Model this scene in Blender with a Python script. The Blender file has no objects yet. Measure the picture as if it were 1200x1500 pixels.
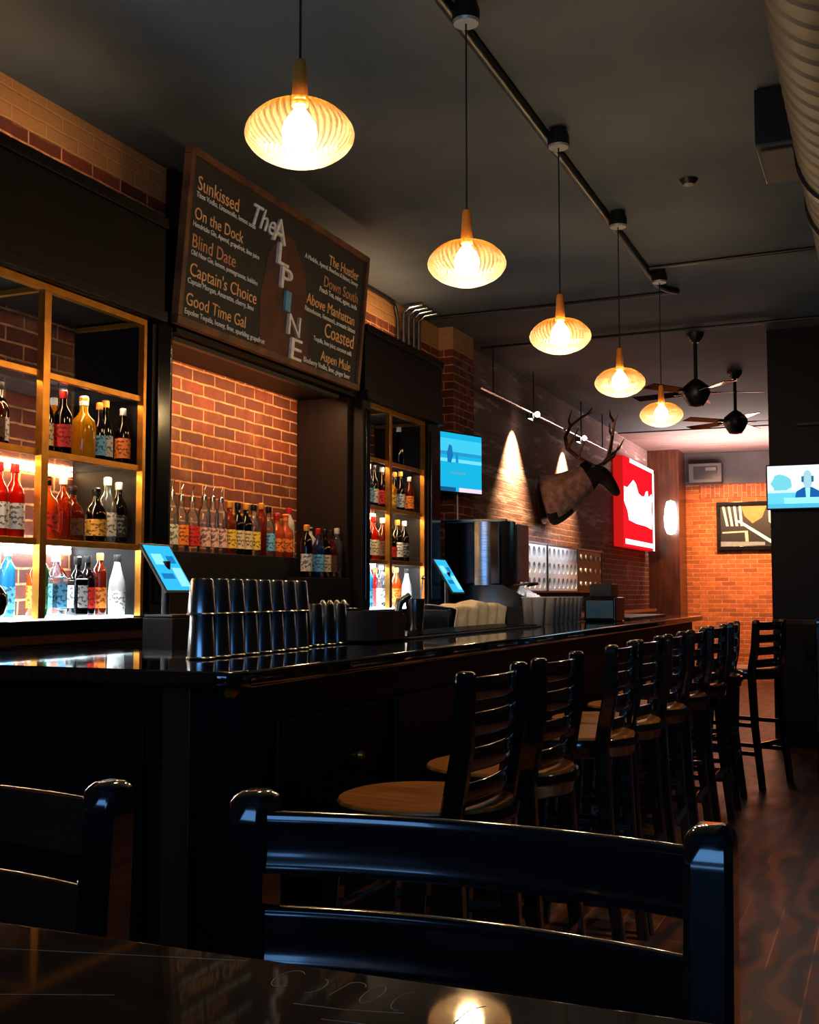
import bpy, bmesh, math, random
from mathutils import Vector, Matrix
random.seed(7)
PI = math.pi
SC = bpy.context.scene
COL = SC.collection
ORD = ['first', 'second', 'third', 'fourth', 'fifth', 'sixth', 'seventh', 'eighth', 'ninth', 'tenth', 'eleventh',
       'twelfth', 'thirteenth', 'fourteenth', 'fifteenth', 'sixteenth', 'seventeenth', 'eighteenth']

# ------------------------------------------------------------------ materials
def lin(c):
    return tuple(((v / 12.92) if v <= .04045 else ((v + .055) / 1.055) ** 2.4) for v in c)

def newmat(name):
    m = bpy.data.materials.new(name)
    m.use_nodes = True
    nt = m.node_tree
    nt.nodes.clear()
    out = nt.nodes.new('ShaderNodeOutputMaterial')
    return m, nt, out

def N(nt, t, **kw):
    n = nt.nodes.new(t)
    for k, v in kw.items():
        if k in ('operation', 'blend_type', 'data_type', 'noise_dimensions', 'wave_type', 'bands_direction', 'feature'):
            setattr(n, k, v)
        else:
            n.inputs[k].default_value = v
    return n

def principled(nt, out, **kw):
    b = nt.nodes.new('ShaderNodeBsdfPrincipled')
    for k, v in kw.items():
        b.inputs[k].default_value = v
    nt.links.new(b.outputs[0], out.inputs[0])
    return b

def surf(name, c1, c2=None, rough=.5, metal=0., scale=8., stretch=(1, 1, 1), bump=0., spec=.5, detail=4., lo=.35, hi=.65,
         coat=0., rvar=0.):
    """two-tone noise-mottled surface in object space"""
    m, nt, out = newmat(name)
    c2 = c2 or tuple(v * .7 for v in c1)
    b = principled(nt, out, Roughness=rough, Metallic=metal)
    b.inputs['Specular IOR Level'].default_value = spec
    b.inputs['Coat Weight'].default_value = coat
    b.inputs['Coat Roughness'].default_value = .04
    tc = nt.nodes.new('ShaderNodeTexCoord')
    mp = nt.nodes.new('ShaderNodeMapping')
    mp.inputs['Scale'].default_value = stretch
    nt.links.new(tc.outputs['Object'], mp.inputs[0])
    no = N(nt, 'ShaderNodeTexNoise', Scale=scale, Detail=detail)
    nt.links.new(mp.outputs[0], no.inputs['Vector'])
    cr = nt.nodes.new('ShaderNodeValToRGB')
    cr.color_ramp.elements[0].position = lo
    cr.color_ramp.elements[1].position = hi
    cr.color_ramp.elements[0].color = (*c1, 1)
    cr.color_ramp.elements[1].color = (*c2, 1)
    nt.links.new(no.outputs['Fac'], cr.inputs[0])
    nt.links.new(cr.outputs[0], b.inputs['Base Color'])
    if rvar:
        mr = nt.nodes.new('ShaderNodeMapRange')
        mr.inputs['To Min'].default_value = max(.02, rough - rvar)
        mr.inputs['To Max'].default_value = rough + rvar
        nt.links.new(no.outputs['Fac'], mr.inputs[0])
        nt.links.new(mr.outputs[0], b.inputs['Roughness'])
    if bump:
        bp = N(nt, 'ShaderNodeBump', Strength=bump, Distance=.01)
        nt.links.new(no.outputs['Fac'], bp.inputs['Height'])
        nt.links.new(bp.outputs[0], b.inputs['Normal'])
    return m

def emit(name, c, s=1.):
    m, nt, out = newmat(name)
    e = N(nt, 'ShaderNodeEmission', Color=(*c, 1), Strength=s)
    nt.links.new(e.outputs[0], out.inputs[0])
    return m

def tint(name, c, opacity=.35, rough=.05, body=None):
    """coloured glass: tinted see-through mixed with a little body colour and a fresnel gloss"""
    m, nt, out = newmat(name)
    t = N(nt, 'ShaderNodeBsdfTransparent', Color=(*c, 1))
    d = N(nt, 'ShaderNodeBsdfTranslucent', Color=(*(body or c), 1))
    d2 = N(nt, 'ShaderNodeBsdfDiffuse', Color=(*(body or c), 1))
    g = N(nt, 'ShaderNodeBsdfGlossy', Color=(1, 1, 1, 1), Roughness=rough)
    lw = N(nt, 'ShaderNodeFresnel', IOR=1.45)
    mx0 = N(nt, 'ShaderNodeMixShader', Fac=.4)
    mx1 = N(nt, 'ShaderNodeMixShader', Fac=opacity)
    mx2 = N(nt, 'ShaderNodeMixShader')
    nt.links.new(d.outputs[0], mx0.inputs[1]); nt.links.new(d2.outputs[0], mx0.inputs[2])
    nt.links.new(t.outputs[0], mx1.inputs[1]); nt.links.new(mx0.outputs[0], mx1.inputs[2])
    nt.links.new(lw.outputs[0], mx2.inputs[0])
    nt.links.new(mx1.outputs[0], mx2.inputs[1]); nt.links.new(g.outputs[0], mx2.inputs[2])
    nt.links.new(mx2.outputs[0], out.inputs[0])
    return m

def brickmat(name, c1, c2, mortar, old=False, width=.215, height=.068, msize=.006, rot=False, dirt=.5):
    m, nt, out = newmat(name)
    b = principled(nt, out, Roughness=.85)
    tc = nt.nodes.new('ShaderNodeTexCoord')
    sx = nt.nodes.new('ShaderNodeSeparateXYZ')
    nt.links.new(tc.outputs['Object'], sx.inputs[0])
    ad = N(nt, 'ShaderNodeMath', operation='ADD')
    nt.links.new(sx.outputs[0], ad.inputs[0]); nt.links.new(sx.outputs[1], ad.inputs[1])
    cx = nt.nodes.new('ShaderNodeCombineXYZ')
    if rot:
        nt.links.new(sx.outputs[2], cx.inputs[0]); nt.links.new(ad.outputs[0], cx.inputs[1])
    else:
        nt.links.new(ad.outputs[0], cx.inputs[0]); nt.links.new(sx.outputs[2], cx.inputs[1])
    # wobble so that the courses are hand-laid
    wn = N(nt, 'ShaderNodeTexNoise', Scale=9., Detail=2.)
    nt.links.new(tc.outputs['Object'], wn.inputs['Vector'])
    wm = N(nt, 'ShaderNodeVectorMath', operation='MULTIPLY_ADD')
    wm.inputs[1].default_value = (.014, .012, 0)
    nt.links.new(wn.outputs['Color'], wm.inputs[0]); nt.links.new(cx.outputs[0], wm.inputs[2])
    br = nt.nodes.new('ShaderNodeTexBrick')
    br.inputs['Color1'].default_value = (*c1, 1)
    br.inputs['Color2'].default_value = (*c2, 1)
    br.inputs['Mortar'].default_value = (*mortar, 1)
    br.inputs['Scale'].default_value = 1.
    br.inputs['Mortar Size'].default_value = msize
    br.inputs['Mortar Smooth'].default_value = .35
    br.inputs['Brick Width'].default_value = width
    br.inputs['Row Height'].default_value = height
    nt.links.new(wm.outputs[0], br.inputs['Vector'])
    # soot and wear
    n2 = N(nt, 'ShaderNodeTexNoise', Scale=14., Detail=6., Roughness=.7)
    nt.links.new(tc.outputs['Object'], n2.inputs['Vector'])
    r2 = nt.nodes.new('ShaderNodeMapRange')
    r2.inputs['From Min'].default_value = .38; r2.inputs['From Max'].default_value = .68
    r2.inputs['To Min'].default_value = 0; r2.inputs['To Max'].default_value = dirt
    nt.links.new(n2.outputs['Fac'], r2.inputs[0])
    mx = N(nt, 'ShaderNodeMix', data_type='RGBA')
    nt.links.new(r2.outputs[0], mx.inputs['Factor'])
    nt.links.new(br.outputs['Color'], mx.inputs[6])
    mx.inputs[7].default_value = (*tuple(v * .35 for v in c1), 1)
    cur = mx.outputs[2]
    if old:
        def band(src, a, bb, w):
            r = nt.nodes.new('ShaderNodeMapRange')
            r.inputs['From Min'].default_value = a; r.inputs['From Max'].default_value = a + w
            nt.links.new(src, r.inputs[0])
            return r.outputs[0]
        def mixin(fac, col):
            nonlocal cur
            k = N(nt, 'ShaderNodeMix', data_type='RGBA')
            nt.links.new(fac, k.inputs['Factor']); nt.links.new(cur, k.inputs[6])
            k.inputs[7].default_value = (*col, 1)
            cur = k.outputs[2]
        # tan smears of old parging over the near brick
        bn = N(nt, 'ShaderNodeTexNoise', Scale=2.3, Detail=4., Roughness=.6)
        nt.links.new(tc.outputs['Object'], bn.inputs['Vector'])
        rbn = nt.nodes.new('ShaderNodeMapRange'); rbn.inputs['From Min'].default_value = .56; rbn.inputs['From Max'].default_value = .70; rbn.inputs['To Max'].default_value = .42
        nt.links.new(bn.outputs['Fac'], rbn.inputs[0])
        mixin(rbn.outputs[0], lin((.66, .46, .27)))
        # a tan parged course directly under the ceiling, near part of the wall
        zn = N(nt, 'ShaderNodeMath', operation='MULTIPLY_ADD')
        zn.inputs[1].default_value = .06
        nt.links.new(n2.outputs['Fac'], zn.inputs[0]); nt.links.new(sx.outputs[2], zn.inputs[2])
        f1 = band(zn.outputs[0], 3.275, 0, .02)
        far = band(sx.outputs[1], 9.22, 0, .03)
        inv = N(nt, 'ShaderNodeMath', operation='SUBTRACT'); inv.inputs[0].default_value = 1.
        nt.links.new(far, inv.inputs[1])
        f2 = N(nt, 'ShaderNodeMath', operation='MULTIPLY')
        nt.links.new(f1, f2.inputs[0]); nt.links.new(inv.outputs[0], f2.inputs[1])
        f3 = N(nt, 'ShaderNodeMath', operation='MULTIPLY'); f3.inputs[1].default_value = .75
        nt.links.new(f2.outputs[0], f3.inputs[0])
        mixin(f3.outputs[0], lin((.70, .52, .32)))
        # the far run of wall still carries old purple-grey paint with pale worn bands
        pw = N(nt, 'ShaderNodeTexNoise', Scale=1.6, Detail=5., Roughness=.75)
        mp = nt.nodes.new('ShaderNodeMapping'); mp.inputs['Scale'].default_value = (1, .5, 5.)
        nt.links.new(tc.outputs['Object'], mp.inputs[0]); nt.links.new(mp.outputs[0], pw.inputs['Vector'])
        zlo = band(sx.outputs[2], 1.7, 0, .6)
        f4 = N(nt, 'ShaderNodeMath', operation='MULTIPLY'); f4.inputs[1].default_value = .85
        nt.links.new(far, f4.inputs[0])
        pr = nt.nodes.new('ShaderNodeMapRange'); pr.inputs['From Min'].default_value = .25; pr.inputs['From Max'].default_value = .42
        nt.links.new(pw.outputs['Fac'], pr.inputs[0])
        f5 = N(nt, 'ShaderNodeMath', operation='MULTIPLY')
        nt.links.new(f4.outputs[0], f5.inputs[0]); nt.links.new(pr.outputs[0], f5.inputs[1])
        f6 = N(nt, 'ShaderNodeMath', operation='MULTIPLY')
        nt.links.new(f5.outputs[0], f6.inputs[0]); nt.links.new(zlo, f6.inputs[1])
        mixin(f6.outputs[0], lin((.52, .43, .44)))
        qr = nt.nodes.new('ShaderNodeMapRange'); qr.inputs['From Min'].default_value = .54; qr.inputs['From Max'].default_value = .62
        nt.links.new(pw.outputs['Fac'], qr.inputs[0])
        f7 = N(nt, 'ShaderNodeMath', operation='MULTIPLY'); nt.links.new(qr.outputs[0], f7.inputs[0]); nt.links.new(f6.outputs[0], f7.inputs[1])
        mixin(f7.outputs[0], lin((.82, .76, .74)))
    nt.links.new(cur, b.inputs['Base Color'])
    bp = N(nt, 'ShaderNodeBump', Strength=.8, Distance=.008)
    iv = N(nt, 'ShaderNodeMath', operation='MULTIPLY_ADD'); iv.inputs[1].default_value = -1.; 
    nt.links.new(br.outputs['Fac'], iv.inputs[0]); nt.links.new(n2.outputs['Fac'], iv.inputs[2])
    nt.links.new(iv.outputs[0], bp.inputs['Height'])
    nt.links.new(bp.outputs[0], b.inputs['Normal'])
    return m

def plankmat(name):
    m, nt, out = newmat(name)
    b = principled(nt, out, Roughness=.3)
    tc = nt.nodes.new('ShaderNodeTexCoord')
    sx = nt.nodes.new('ShaderNodeSeparateXYZ'); nt.links.new(tc.outputs['Object'], sx.inputs[0])
    cx = nt.nodes.new('ShaderNodeCombineXYZ')
    nt.links.new(sx.outputs[1], cx.inputs[0]); nt.links.new(sx.outputs[0], cx.inputs[1])
    br = nt.nodes.new('ShaderNodeTexBrick')
    br.inputs['Scale'].default_value = 1.; br.inputs['Brick Width'].default_value = 1.7; br.inputs['Row Height'].default_value = .14
    br.inputs['Mortar Size'].default_value = .0025
    br.inputs['Color1'].default_value = (*lin((.46, .25, .13)), 1)
    br.inputs['Color2'].default_value = (*lin((.33, .17, .10)), 1)
    br.inputs['Mortar'].default_value = (*lin((.60, .38, .20)), 1)
    nt.links.new(cx.outputs[0], br.inputs['Vector'])
    mp = nt.nodes.new('ShaderNodeMapping'); mp.inputs['Scale'].default_value = (2.6, 1.1, 1)
    nt.links.new(tc.outputs['Object'], mp.inputs[0])
    no = N(nt, 'ShaderNodeTexNoise', Scale=1.5, Detail=5., Distortion=2.2)
    nt.links.new(mp.outputs[0], no.inputs['Vector'])
    wv = N(nt, 'ShaderNodeTexWave', Scale=.9, Distortion=14., Detail=3.)
    nt.links.new(mp.outputs[0], wv.inputs['Vector'])
    ml = N(nt, 'ShaderNodeMath', operation='MULTIPLY'); nt.links.new(no.outputs['Fac'], ml.inputs[0]); nt.links.new(wv.outputs['Fac'], ml.inputs[1])
    mr = nt.nodes.new('ShaderNodeMapRange'); mr.inputs['From Min'].default_value = .1; mr.inputs['From Max'].default_value = .45
    mr.inputs['To Min'].default_value = .85; mr.inputs['To Max'].default_value = 0.
    nt.links.new(ml.outputs[0], mr.inputs[0])
    mx = N(nt, 'ShaderNodeMix', data_type='RGBA'); nt.links.new(mr.outputs[0], mx.inputs['Factor'])
    nt.links.new(br.outputs['Color'], mx.inputs[6]); mx.inputs[7].default_value = (*lin((.15, .12, .13)), 1)
    nt.links.new(mx.outputs[2], b.inputs['Base Color'])
    r2 = nt.nodes.new('ShaderNodeMapRange'); r2.inputs['To Min'].default_value = .28; r2.inputs['To Max'].default_value = .5
    nt.links.new(no.outputs['Fac'], r2.inputs[0]); nt.links.new(r2.outputs[0], b.inputs['Roughness'])
    bp = N(nt, 'ShaderNodeBump', Strength=.25, Distance=.004); nt.links.new(no.outputs['Fac'], bp.inputs['Height']); nt.links.new(bp.outputs[0], b.inputs['Normal'])
    return m

M = {}
M['brick'] = brickmat('old brick', lin((.47, .20, .115)), lin((.30, .125, .085)), lin((.80, .56, .38)), old=True, dirt=.75)
M['brick_far'] = brickmat('orange brick', lin((.74, .38, .17)), lin((.52, .25, .12)), lin((.74, .54, .38)), dirt=.6)
M['brick_arch'] = brickmat('soldier brick', lin((.66, .32, .17)), lin((.50, .22, .12)), lin((.70, .48, .34)), rot=True, dirt=.3)
M['floor'] = plankmat('floor planks')
M['ceiling'] = surf('ceiling paint', lin((.165, .225, .28)), lin((.315, .345, .375)), rough=.8, scale=.8, detail=7, bump=.2, lo=.36, hi=.66)
M['ceiling_far'] = surf('far ceiling boards', lin((.46, .36, .35)), lin((.36, .27, .27)), rough=.7, scale=2., stretch=(1, 8, 1))
M['plaster'] = surf('dark plaster', lin((.17, .16, .16)), lin((.22, .20, .19)), rough=.8, scale=2)
M['grey_paint'] = surf('grey paint', lin((.26, .23, .24)), lin((.22, .2, .21)), rough=.7, scale=3)
M['black_wood'] = surf('black stained wood', lin((.045, .035, .038)), lin((.075, .045, .042)), rough=.5, scale=5, stretch=(1, 1, .12), spec=.18)
M['red_wood'] = surf('dark red stained wood', lin((.105, .045, .038)), lin((.06, .035, .035)), rough=.55, scale=6, stretch=(4, 4, .5), spec=.2)
M['brown_wood'] = surf('brown varnished wood', lin((.34, .18, .11)), lin((.24, .13, .09)), rough=.3, scale=6, stretch=(4, 4, .4))
M['chair'] = surf('black lacquered wood', lin((.07, .065, .07)), lin((.085, .08, .085)), rough=.13, scale=12, stretch=(1, 1, .3), spec=.8, coat=1.)
M['seat'] = surf('oak seat', lin((.86, .55, .25)), lin((.66, .38, .15)), rough=.28, scale=7, stretch=(6, .8, 1))
M['bar_top'] = surf('bar top lacquer', lin((.06, .05, .05)), lin((.08, .06, .055)), rough=.04, scale=5, spec=1., coat=1.)
M['rail_wood'] = surf('bar rail wood', lin((.34, .19, .12)), lin((.24, .13, .09)), rough=.35, scale=6, stretch=(.6, 4, 4))
M['table_top'] = surf('scratched table lacquer', lin((.33, .25, .18)), lin((.20, .15, .11)), rough=.04, scale=5, stretch=(1, 5, 1), spec=.32, rvar=.015)
M['scratch'] = surf('worn scratch', lin((.75, .68, .6)), lin((.6, .54, .48)), rough=.6, scale=60)
M['brass'] = surf('brass', lin((.80, .55, .22)), lin((.72, .47, .18)), rough=.33, metal=.9, scale=20)
M['steel'] = surf('brushed steel', lin((.72, .73, .74)), lin((.6, .61, .63)), rough=.22, metal=1., scale=8, stretch=(1, 1, 20))
M['chrome'] = surf('dark chrome tin', lin((.62, .65, .67)), lin((.54, .57, .59)), rough=.24, metal=1., scale=3)
M['tin'] = surf('gunmetal tin', lin((.48, .52, .55)), lin((.4, .44, .47)), rough=.26, metal=1., scale=3)
M['black'] = surf('black plastic', lin((.05, .05, .055)), lin((.07, .07, .075)), rough=.4, scale=20)
M['black_gloss'] = surf('black gloss', lin((.045, .045, .05)), lin((.06, .06, .06)), rough=.15, scale=10)
M['dark_metal'] = surf('dark metal', lin((.16, .16, .17)), lin((.12, .12, .125)), rough=.4, metal=.6, scale=10)
M['duct'] = surf('duct paint', lin((.33, .30, .27)), lin((.27, .25, .23)), rough=.6, scale=4, bump=.1)
M['cord'] = surf('black cord', lin((.04, .04, .04)), lin((.05, .05, .05)), rough=.7, scale=30)
M['socket_wood'] = surf('orange turned wood', lin((.97, .62, .24)), lin((.90, .52, .16)), rough=.4, scale=10, stretch=(1, 1, .2))
M['white_metal'] = surf('white enamel', lin((.85, .86, .87)), lin((.78, .79, .8)), rough=.35, scale=6)
M['canopy'] = surf('pale canopy metal', lin((.62, .64, .66)), lin((.52, .54, .56)), rough=.35, metal=.4, scale=6)
M['board'] = surf('slate chalkboard', lin((.17, .165, .155)), lin((.12, .115, .11)), rough=.75, scale=3, detail=8)
M['board_brown'] = surf('brown smudged board', lin((.38, .21, .13)), lin((.24, .15, .11)), rough=.75, scale=5, detail=6)
M['frame_wood'] = surf('worn frame wood', lin((.46, .29, .18)), lin((.28, .17, .11)), rough=.6, scale=9, stretch=(1, 1, 1))
M['chalk_orange'] = surf('orange chalk', lin((.99, .84, .64)), lin((.95, .66, .42)), rough=.9, scale=40)
M['chalk_peach'] = surf('peach chalk', lin((.88, .66, .50)), lin((.80, .52, .38)), rough=.9, scale=40)
M['chalk_white'] = surf('white chalk', lin((.97, .98, 1.)), lin((.90, .92, .95)), rough=.9, scale=40)
M['letter_white'] = surf('painted letter', lin((.98, .98, 1.)), lin((.84, .85, .88)), rough=.5, scale=25)
M['letter_blue'] = surf('blue painted letter', lin((.45, .72, .86)), lin((.35, .6, .76)), rough=.5, scale=25)
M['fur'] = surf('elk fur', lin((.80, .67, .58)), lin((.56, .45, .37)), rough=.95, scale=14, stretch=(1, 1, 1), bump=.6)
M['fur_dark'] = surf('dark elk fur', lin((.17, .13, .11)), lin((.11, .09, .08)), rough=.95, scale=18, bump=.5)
M['antler'] = surf('antler', lin((.48, .32, .18)), lin((.28, .18, .11)), rough=.6, scale=9)
M['cloth'] = surf('cream bar towel', lin((.99, .95, .88)), lin((.93, .87, .78)), rough=.95, scale=30, bump=.3)
M['glass_clear'] = tint('clear glass', (.93, .96, .97), .06, body=(.8, .85, .88))
M['glass_pint'] = tint('pint glass', (.93, .96, .97), .34, body=(.95, .96, .98))  # whiter body stands in for reflections on the glasses
M['rack_brown'] = surf('brown rack panel', lin((.30, .19, .15)), lin((.22, .14, .12)), rough=.5, scale=8)

# bottle glass and label colours
G = {}
def gl(k, c, op, body=None):
    G[k] = tint('glass ' + k, c, op, body=body)
gl('clear', (.92, .95, .97), .08, (.8, .85, .9))
gl('amber', lin((.85, .42, .10)), .30, lin((.75, .30, .06)))
gl('whiskey', lin((.70, .27, .08)), .35, lin((.55, .18, .05)))
gl('dark', lin((.16, .07, .06)), .6, lin((.10, .05, .05)))
gl('black', lin((.06, .06, .07)), .85, lin((.05, .05, .06)))
gl('green', lin((.25, .72, .45)), .4, lin((.20, .55, .32)))
gl('blue', lin((.30, .75, .95)), .4, lin((.3, .7, .9)))
gl('navy', lin((.10, .22, .42)), .6, lin((.10, .25, .5)))
gl('yellow', lin((.98, .75, .10)), .75, lin((.97, .70, .06)))
gl('red', lin((.85, .15, .08)), .5, lin((.85, .12, .06)))
gl('orange', lin((.95, .45, .10)), .5, lin((.95, .42, .08)))
gl('white', lin((.95, .95, .93)), .85, lin((.95, .95, .93)))
LB = {}
for k, c in dict(white=(.93, .92, .9), cream=(.9, .82, .66), red=(.80, .12, .10), orange=(.93, .5, .15), blue=(.40, .72, .90),
                 black=(.06, .06, .06), gold=(.85, .62, .2), pink=(.92, .75, .72), green=(.3, .6, .4), silver=(.75, .77, .8),
                 brown=(.35, .2, .12), yellow=(.95, .8, .25)).items():
    LB[k] = surf('label ' + k, lin(c), tuple(v * .22 for v in lin(c)) if k != 'black' else lin((.5, .5, .5)), rough=.5, scale=52, stretch=(1, 1, 1.6), detail=1, lo=.53, hi=.58)

# ------------------------------------------------------------------ mesh helpers
class MB:
    def __init__(s):
        s.bm = bmesh.new(); s.mi = 0; s.flat = False
    def _tag(s, faces):
        for f in faces: f.material_index = s.mi
    def box(s, x0, x1, y0, y1, z0, z1, bevel=0., seg=2):
        v = [s.bm.verts.new(p) for p in ((x0, y0, z0), (x1, y0, z0), (x1, y1, z0), (x0, y1, z0), (x0, y0, z1), (x1, y0, z1), (x1, y1, z1), (x0, y1, z1))]
        fs = [s.bm.faces.new([v[i] for i in q]) for q in ((0, 3, 2, 1), (4, 5, 6, 7), (0, 1, 5, 4), (1, 2, 6, 5), (2, 3, 7, 6), (3, 0, 4, 7))]
        s._tag(fs)
        if bevel:
            s.flat = True
            es = list({e for f in fs for e in f.edges})
            r = bmesh.ops.bevel(s.bm, geom=es, offset=bevel, segments=seg, profile=.5, affect='EDGES')
            s._tag(r['faces'])
        return v
    def hexa(s, pts, bevel=0.):
        """8 corners: bottom ring then top ring, counter-clockwise seen from above"""
        v = [s.bm.verts.new(p) for p in pts]
        fs = [s.bm.faces.new([v[i] for i in q]) for q in ((0, 3, 2, 1), (4, 5, 6, 7), (0, 1, 5, 4), (1, 2, 6, 5), (2, 3, 7, 6), (3, 0, 4, 7))]
        s._tag(fs)
        if bevel:
            s.flat = True
            es = list({e for f in fs for e in f.edges})
            r = bmesh.ops.bevel(s.bm, geom=es, offset=bevel, segments=2, profile=.5, affect='EDGES'); s._tag(r['faces'])
    def lathe(s, prof, seg=24, c=(0, 0, 0), flute=0, fa=0., twist=0., cap=True):
        rings = []
        for r, z in prof:
            ring = []
            for i in range(seg):
                a = 2 * PI * i / seg
                rr = r * (1 + (fa * math.cos(flute * (a + twist * z)) if flute else 0))
                ring.append(s.bm.verts.new((c[0] + rr * math.cos(a), c[1] + rr * math.sin(a), c[2] + z)))
            rings.append(ring)
        fs = []
        for a, b in zip(rings, rings[1:]):
            for i in range(seg):
                j = (i + 1) % seg
                fs.append(s.bm.faces.new((a[i], a[j], b[j], b[i])))
        if cap:
            if prof[0][0] > 1e-5: fs.append(s.bm.faces.new(rings[0][::-1]))
            if prof[-1][0] > 1e-5: fs.append(s.bm.faces.new(rings[-1]))
        s._tag(fs)
    def loft(s, pts, rad, seg=12, cap=True):
        """tube along pts; rad = r or (ra, rb) per point (side, up)"""
        P = [Vector(p) for p in pts]; n = len(P)
        rad = [rad] * n if not isinstance(rad, (list, tuple)) else list(rad)
        rings = []; pu = None
        for i in range(n):
            t = (P[min(i + 1, n - 1)] - P[max(i - 1, 0)]).normalized()
            if pu is None:
                ref = Vector((0, 0, 1)) if abs(t.z) < .95 else Vector((0, 1, 0))
            else: ref = pu
            sd = t.cross(ref).normalized(); up = sd.cross(t).normalized(); pu = up
            ra, rb = rad[i] if isinstance(rad[i], (tuple, list)) else (rad[i], rad[i])
            rings.append([s.bm.verts.new(P[i] + sd * math.cos(2 * PI * k / seg) * ra + up * math.sin(2 * PI * k / seg) * rb) for k in range(seg)])
        fs = []
        for a, b in zip(rings, rings[1:]):
            for i in range(seg):
                j = (i + 1) % seg
                fs.append(s.bm.faces.new((a[i], a[j], b[j], b[i])))
        if cap:
            fs.append(s.bm.faces.new(rings[0][::-1])); fs.append(s.bm.faces.new(rings[-1]))
        s._tag(fs)
    def prism(s, poly, axis, lo, hi):
        """poly (u,v) swept along an axis: x -> (Y,Z), y -> (X,Z), z -> (X,Y)"""
        mk = {'x': lambda u, v, w: (w, u, v), 'y': lambda u, v, w: (u, w, v), 'z': lambda u, v, w: (u, v, w)}[axis]
        a = [s.bm.verts.new(mk(u, v, lo)) for u, v in poly]; b = [s.bm.verts.new(mk(u, v, hi)) for u, v in poly]
        n = len(poly)
        fs = [s.bm.faces.new(a[::-1]), s.bm.faces.new(b)] + [s.bm.faces.new((a[i], a[(i + 1) % n], b[(i + 1) % n], b[i])) for i in range(n)]
        s._tag(fs)
    def build(s, name, mat, parent=None, loc=(0, 0, 0), rot=(0, 0, 0), sharp=38, label=None):
        bm = s.bm
        bmesh.ops.recalc_face_normals(bm, faces=bm.faces)
        for f in bm.faces: f.smooth = True
        for e in bm.edges:
            if len(e.link_faces) == 2 and e.calc_face_angle(0) > math.radians(sharp): e.smooth = False
        me = bpy.data.meshes.new(name); bm.to_mesh(me); bm.free()
        for m in (mat if isinstance(mat, list) else [mat]): me.materials.append(m)
        o = bpy.data.objects.new(name, me); COL.objects.link(o)
        o.location = loc; o.rotation_euler = rot
        if parent: o.parent = parent
        if s.flat:
            w = o.modifiers.new('flat', 'WEIGHTED_NORMAL'); w.keep_sharp = True; w.weight = 100
        if label: o['label'] = label
        return o

def tag(o, label, cat, group=None, kind=None):
    o['label'] = label; o['category'] = cat
    if group: o['group'] = group
    if kind: o['kind'] = kind
    return o

def thing(name, label, cat, loc=(0, 0, 0), rz=0., group=None):
    o = bpy.data.objects.new(name, None); COL.objects.link(o)
    o.location = loc; o.rotation_euler = (0, 0, rz); o.empty_display_size = .1
    return tag(o, label, cat, group)

def struct(name, mb, mat, label, cat):
    o = mb.build(name, mat)
    return tag(o, label, cat, kind='structure')

def kids(o):
    return [c for c in bpy.data.objects if c.parent == o]

def copy_tree(root, label, loc, rz=None, group=None):
    r = root.copy(); COL.objects.link(r); r.location = loc
    if rz is not None: r.rotation_euler = (0, 0, rz)
    r['label'] = label
    if group: r['group'] = group
    for ch in kids(root):
        c = ch.copy(); COL.objects.link(c); c.parent = r
        for g in kids(ch):
            d = g.copy(); COL.objects.link(d); d.parent = c
    return r

def B1(*a, **k):
    m = MB(); m.box(*a, **k); return m

def lamp(name, kind, loc, energy, color, rot=(0, 0, 0), **kw):
    d = bpy.data.lights.new(name, kind); d.energy = energy; d.color = color
    for k, v in kw.items(): setattr(d, k, v)
    o = bpy.data.objects.new(name, d); COL.objects.link(o); o.location = loc; o.rotation_euler = rot
    return o

# ------------------------------------------------------------------ the room
H = 3.44; WX = -3.4; YF = 18.2; XR = 4.6; YB = -3.2
struct('floor', B1(WX - .2, XR + .2, YB - .2, YF + .2, -.1, 0), M['floor'], 'dark brown plank floor with swirling worn finish', 'floor')
struct('ceiling', B1(WX - .2, XR + .2, YB - .2, 15.5, H, H + .2), M['ceiling'], 'dark mottled charcoal ceiling over the bar', 'ceiling')
struct('ceiling_far', B1(WX - .2, XR + .2, 15.5, YF + .2, H - .015, H + .2), M['ceiling_far'], 'paler reddish board ceiling at the far end', 'ceiling')
struct('wall_left', B1(WX - .2, WX, YB - .2, YF + .2, 0, H), M['brick'], 'long old brick wall behind the bar', 'wall')
struct('wall_far', B1(WX - .2, XR + .2, YF, YF + .2, 0, H), M['brick_far'], 'orange brick wall at the far end of the room', 'wall')
struct('wall_right', B1(XR, XR + .2, YB - .2, YF + .2, 0, H), M['plaster'], 'dark plaster wall opposite the bar', 'wall')
# street front behind the camera: a wall with a wide, assumed shop window
m = MB()
m.box(WX - .2, -1.6, YB - .2, YB, 0, H); m.box(2.2, XR + .2, YB - .2, YB, 0, H)
m.box(-1.6, 2.2, YB - .2, YB, 0, .9); m.box(-1.6, 2.2, YB - .2, YB, 2.7, H)
struct('wall_front', m, M['plaster'], 'dark street front wall around the assumed shop window', 'wall')
m = MB()
for a, b_, c, d in ((-1.6, 2.2, .9, .96), (-1.6, 2.2, 2.64, 2.7), (-1.6, -1.54, .9, 2.7), (2.14, 2.2, .9, 2.7), (.27, .33, .9, 2.7)):
    m.box(a, b_, YB - .12, YB - .06, c, d)
w = struct('assumed_window_1', m, M['black_wood'], 'assumed dark framed shop window to the street', 'window')
B1(-1.54, 2.14, YB - .1, YB - .09, .96, 2.64).build('pane', M['glass_clear'], w)
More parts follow.
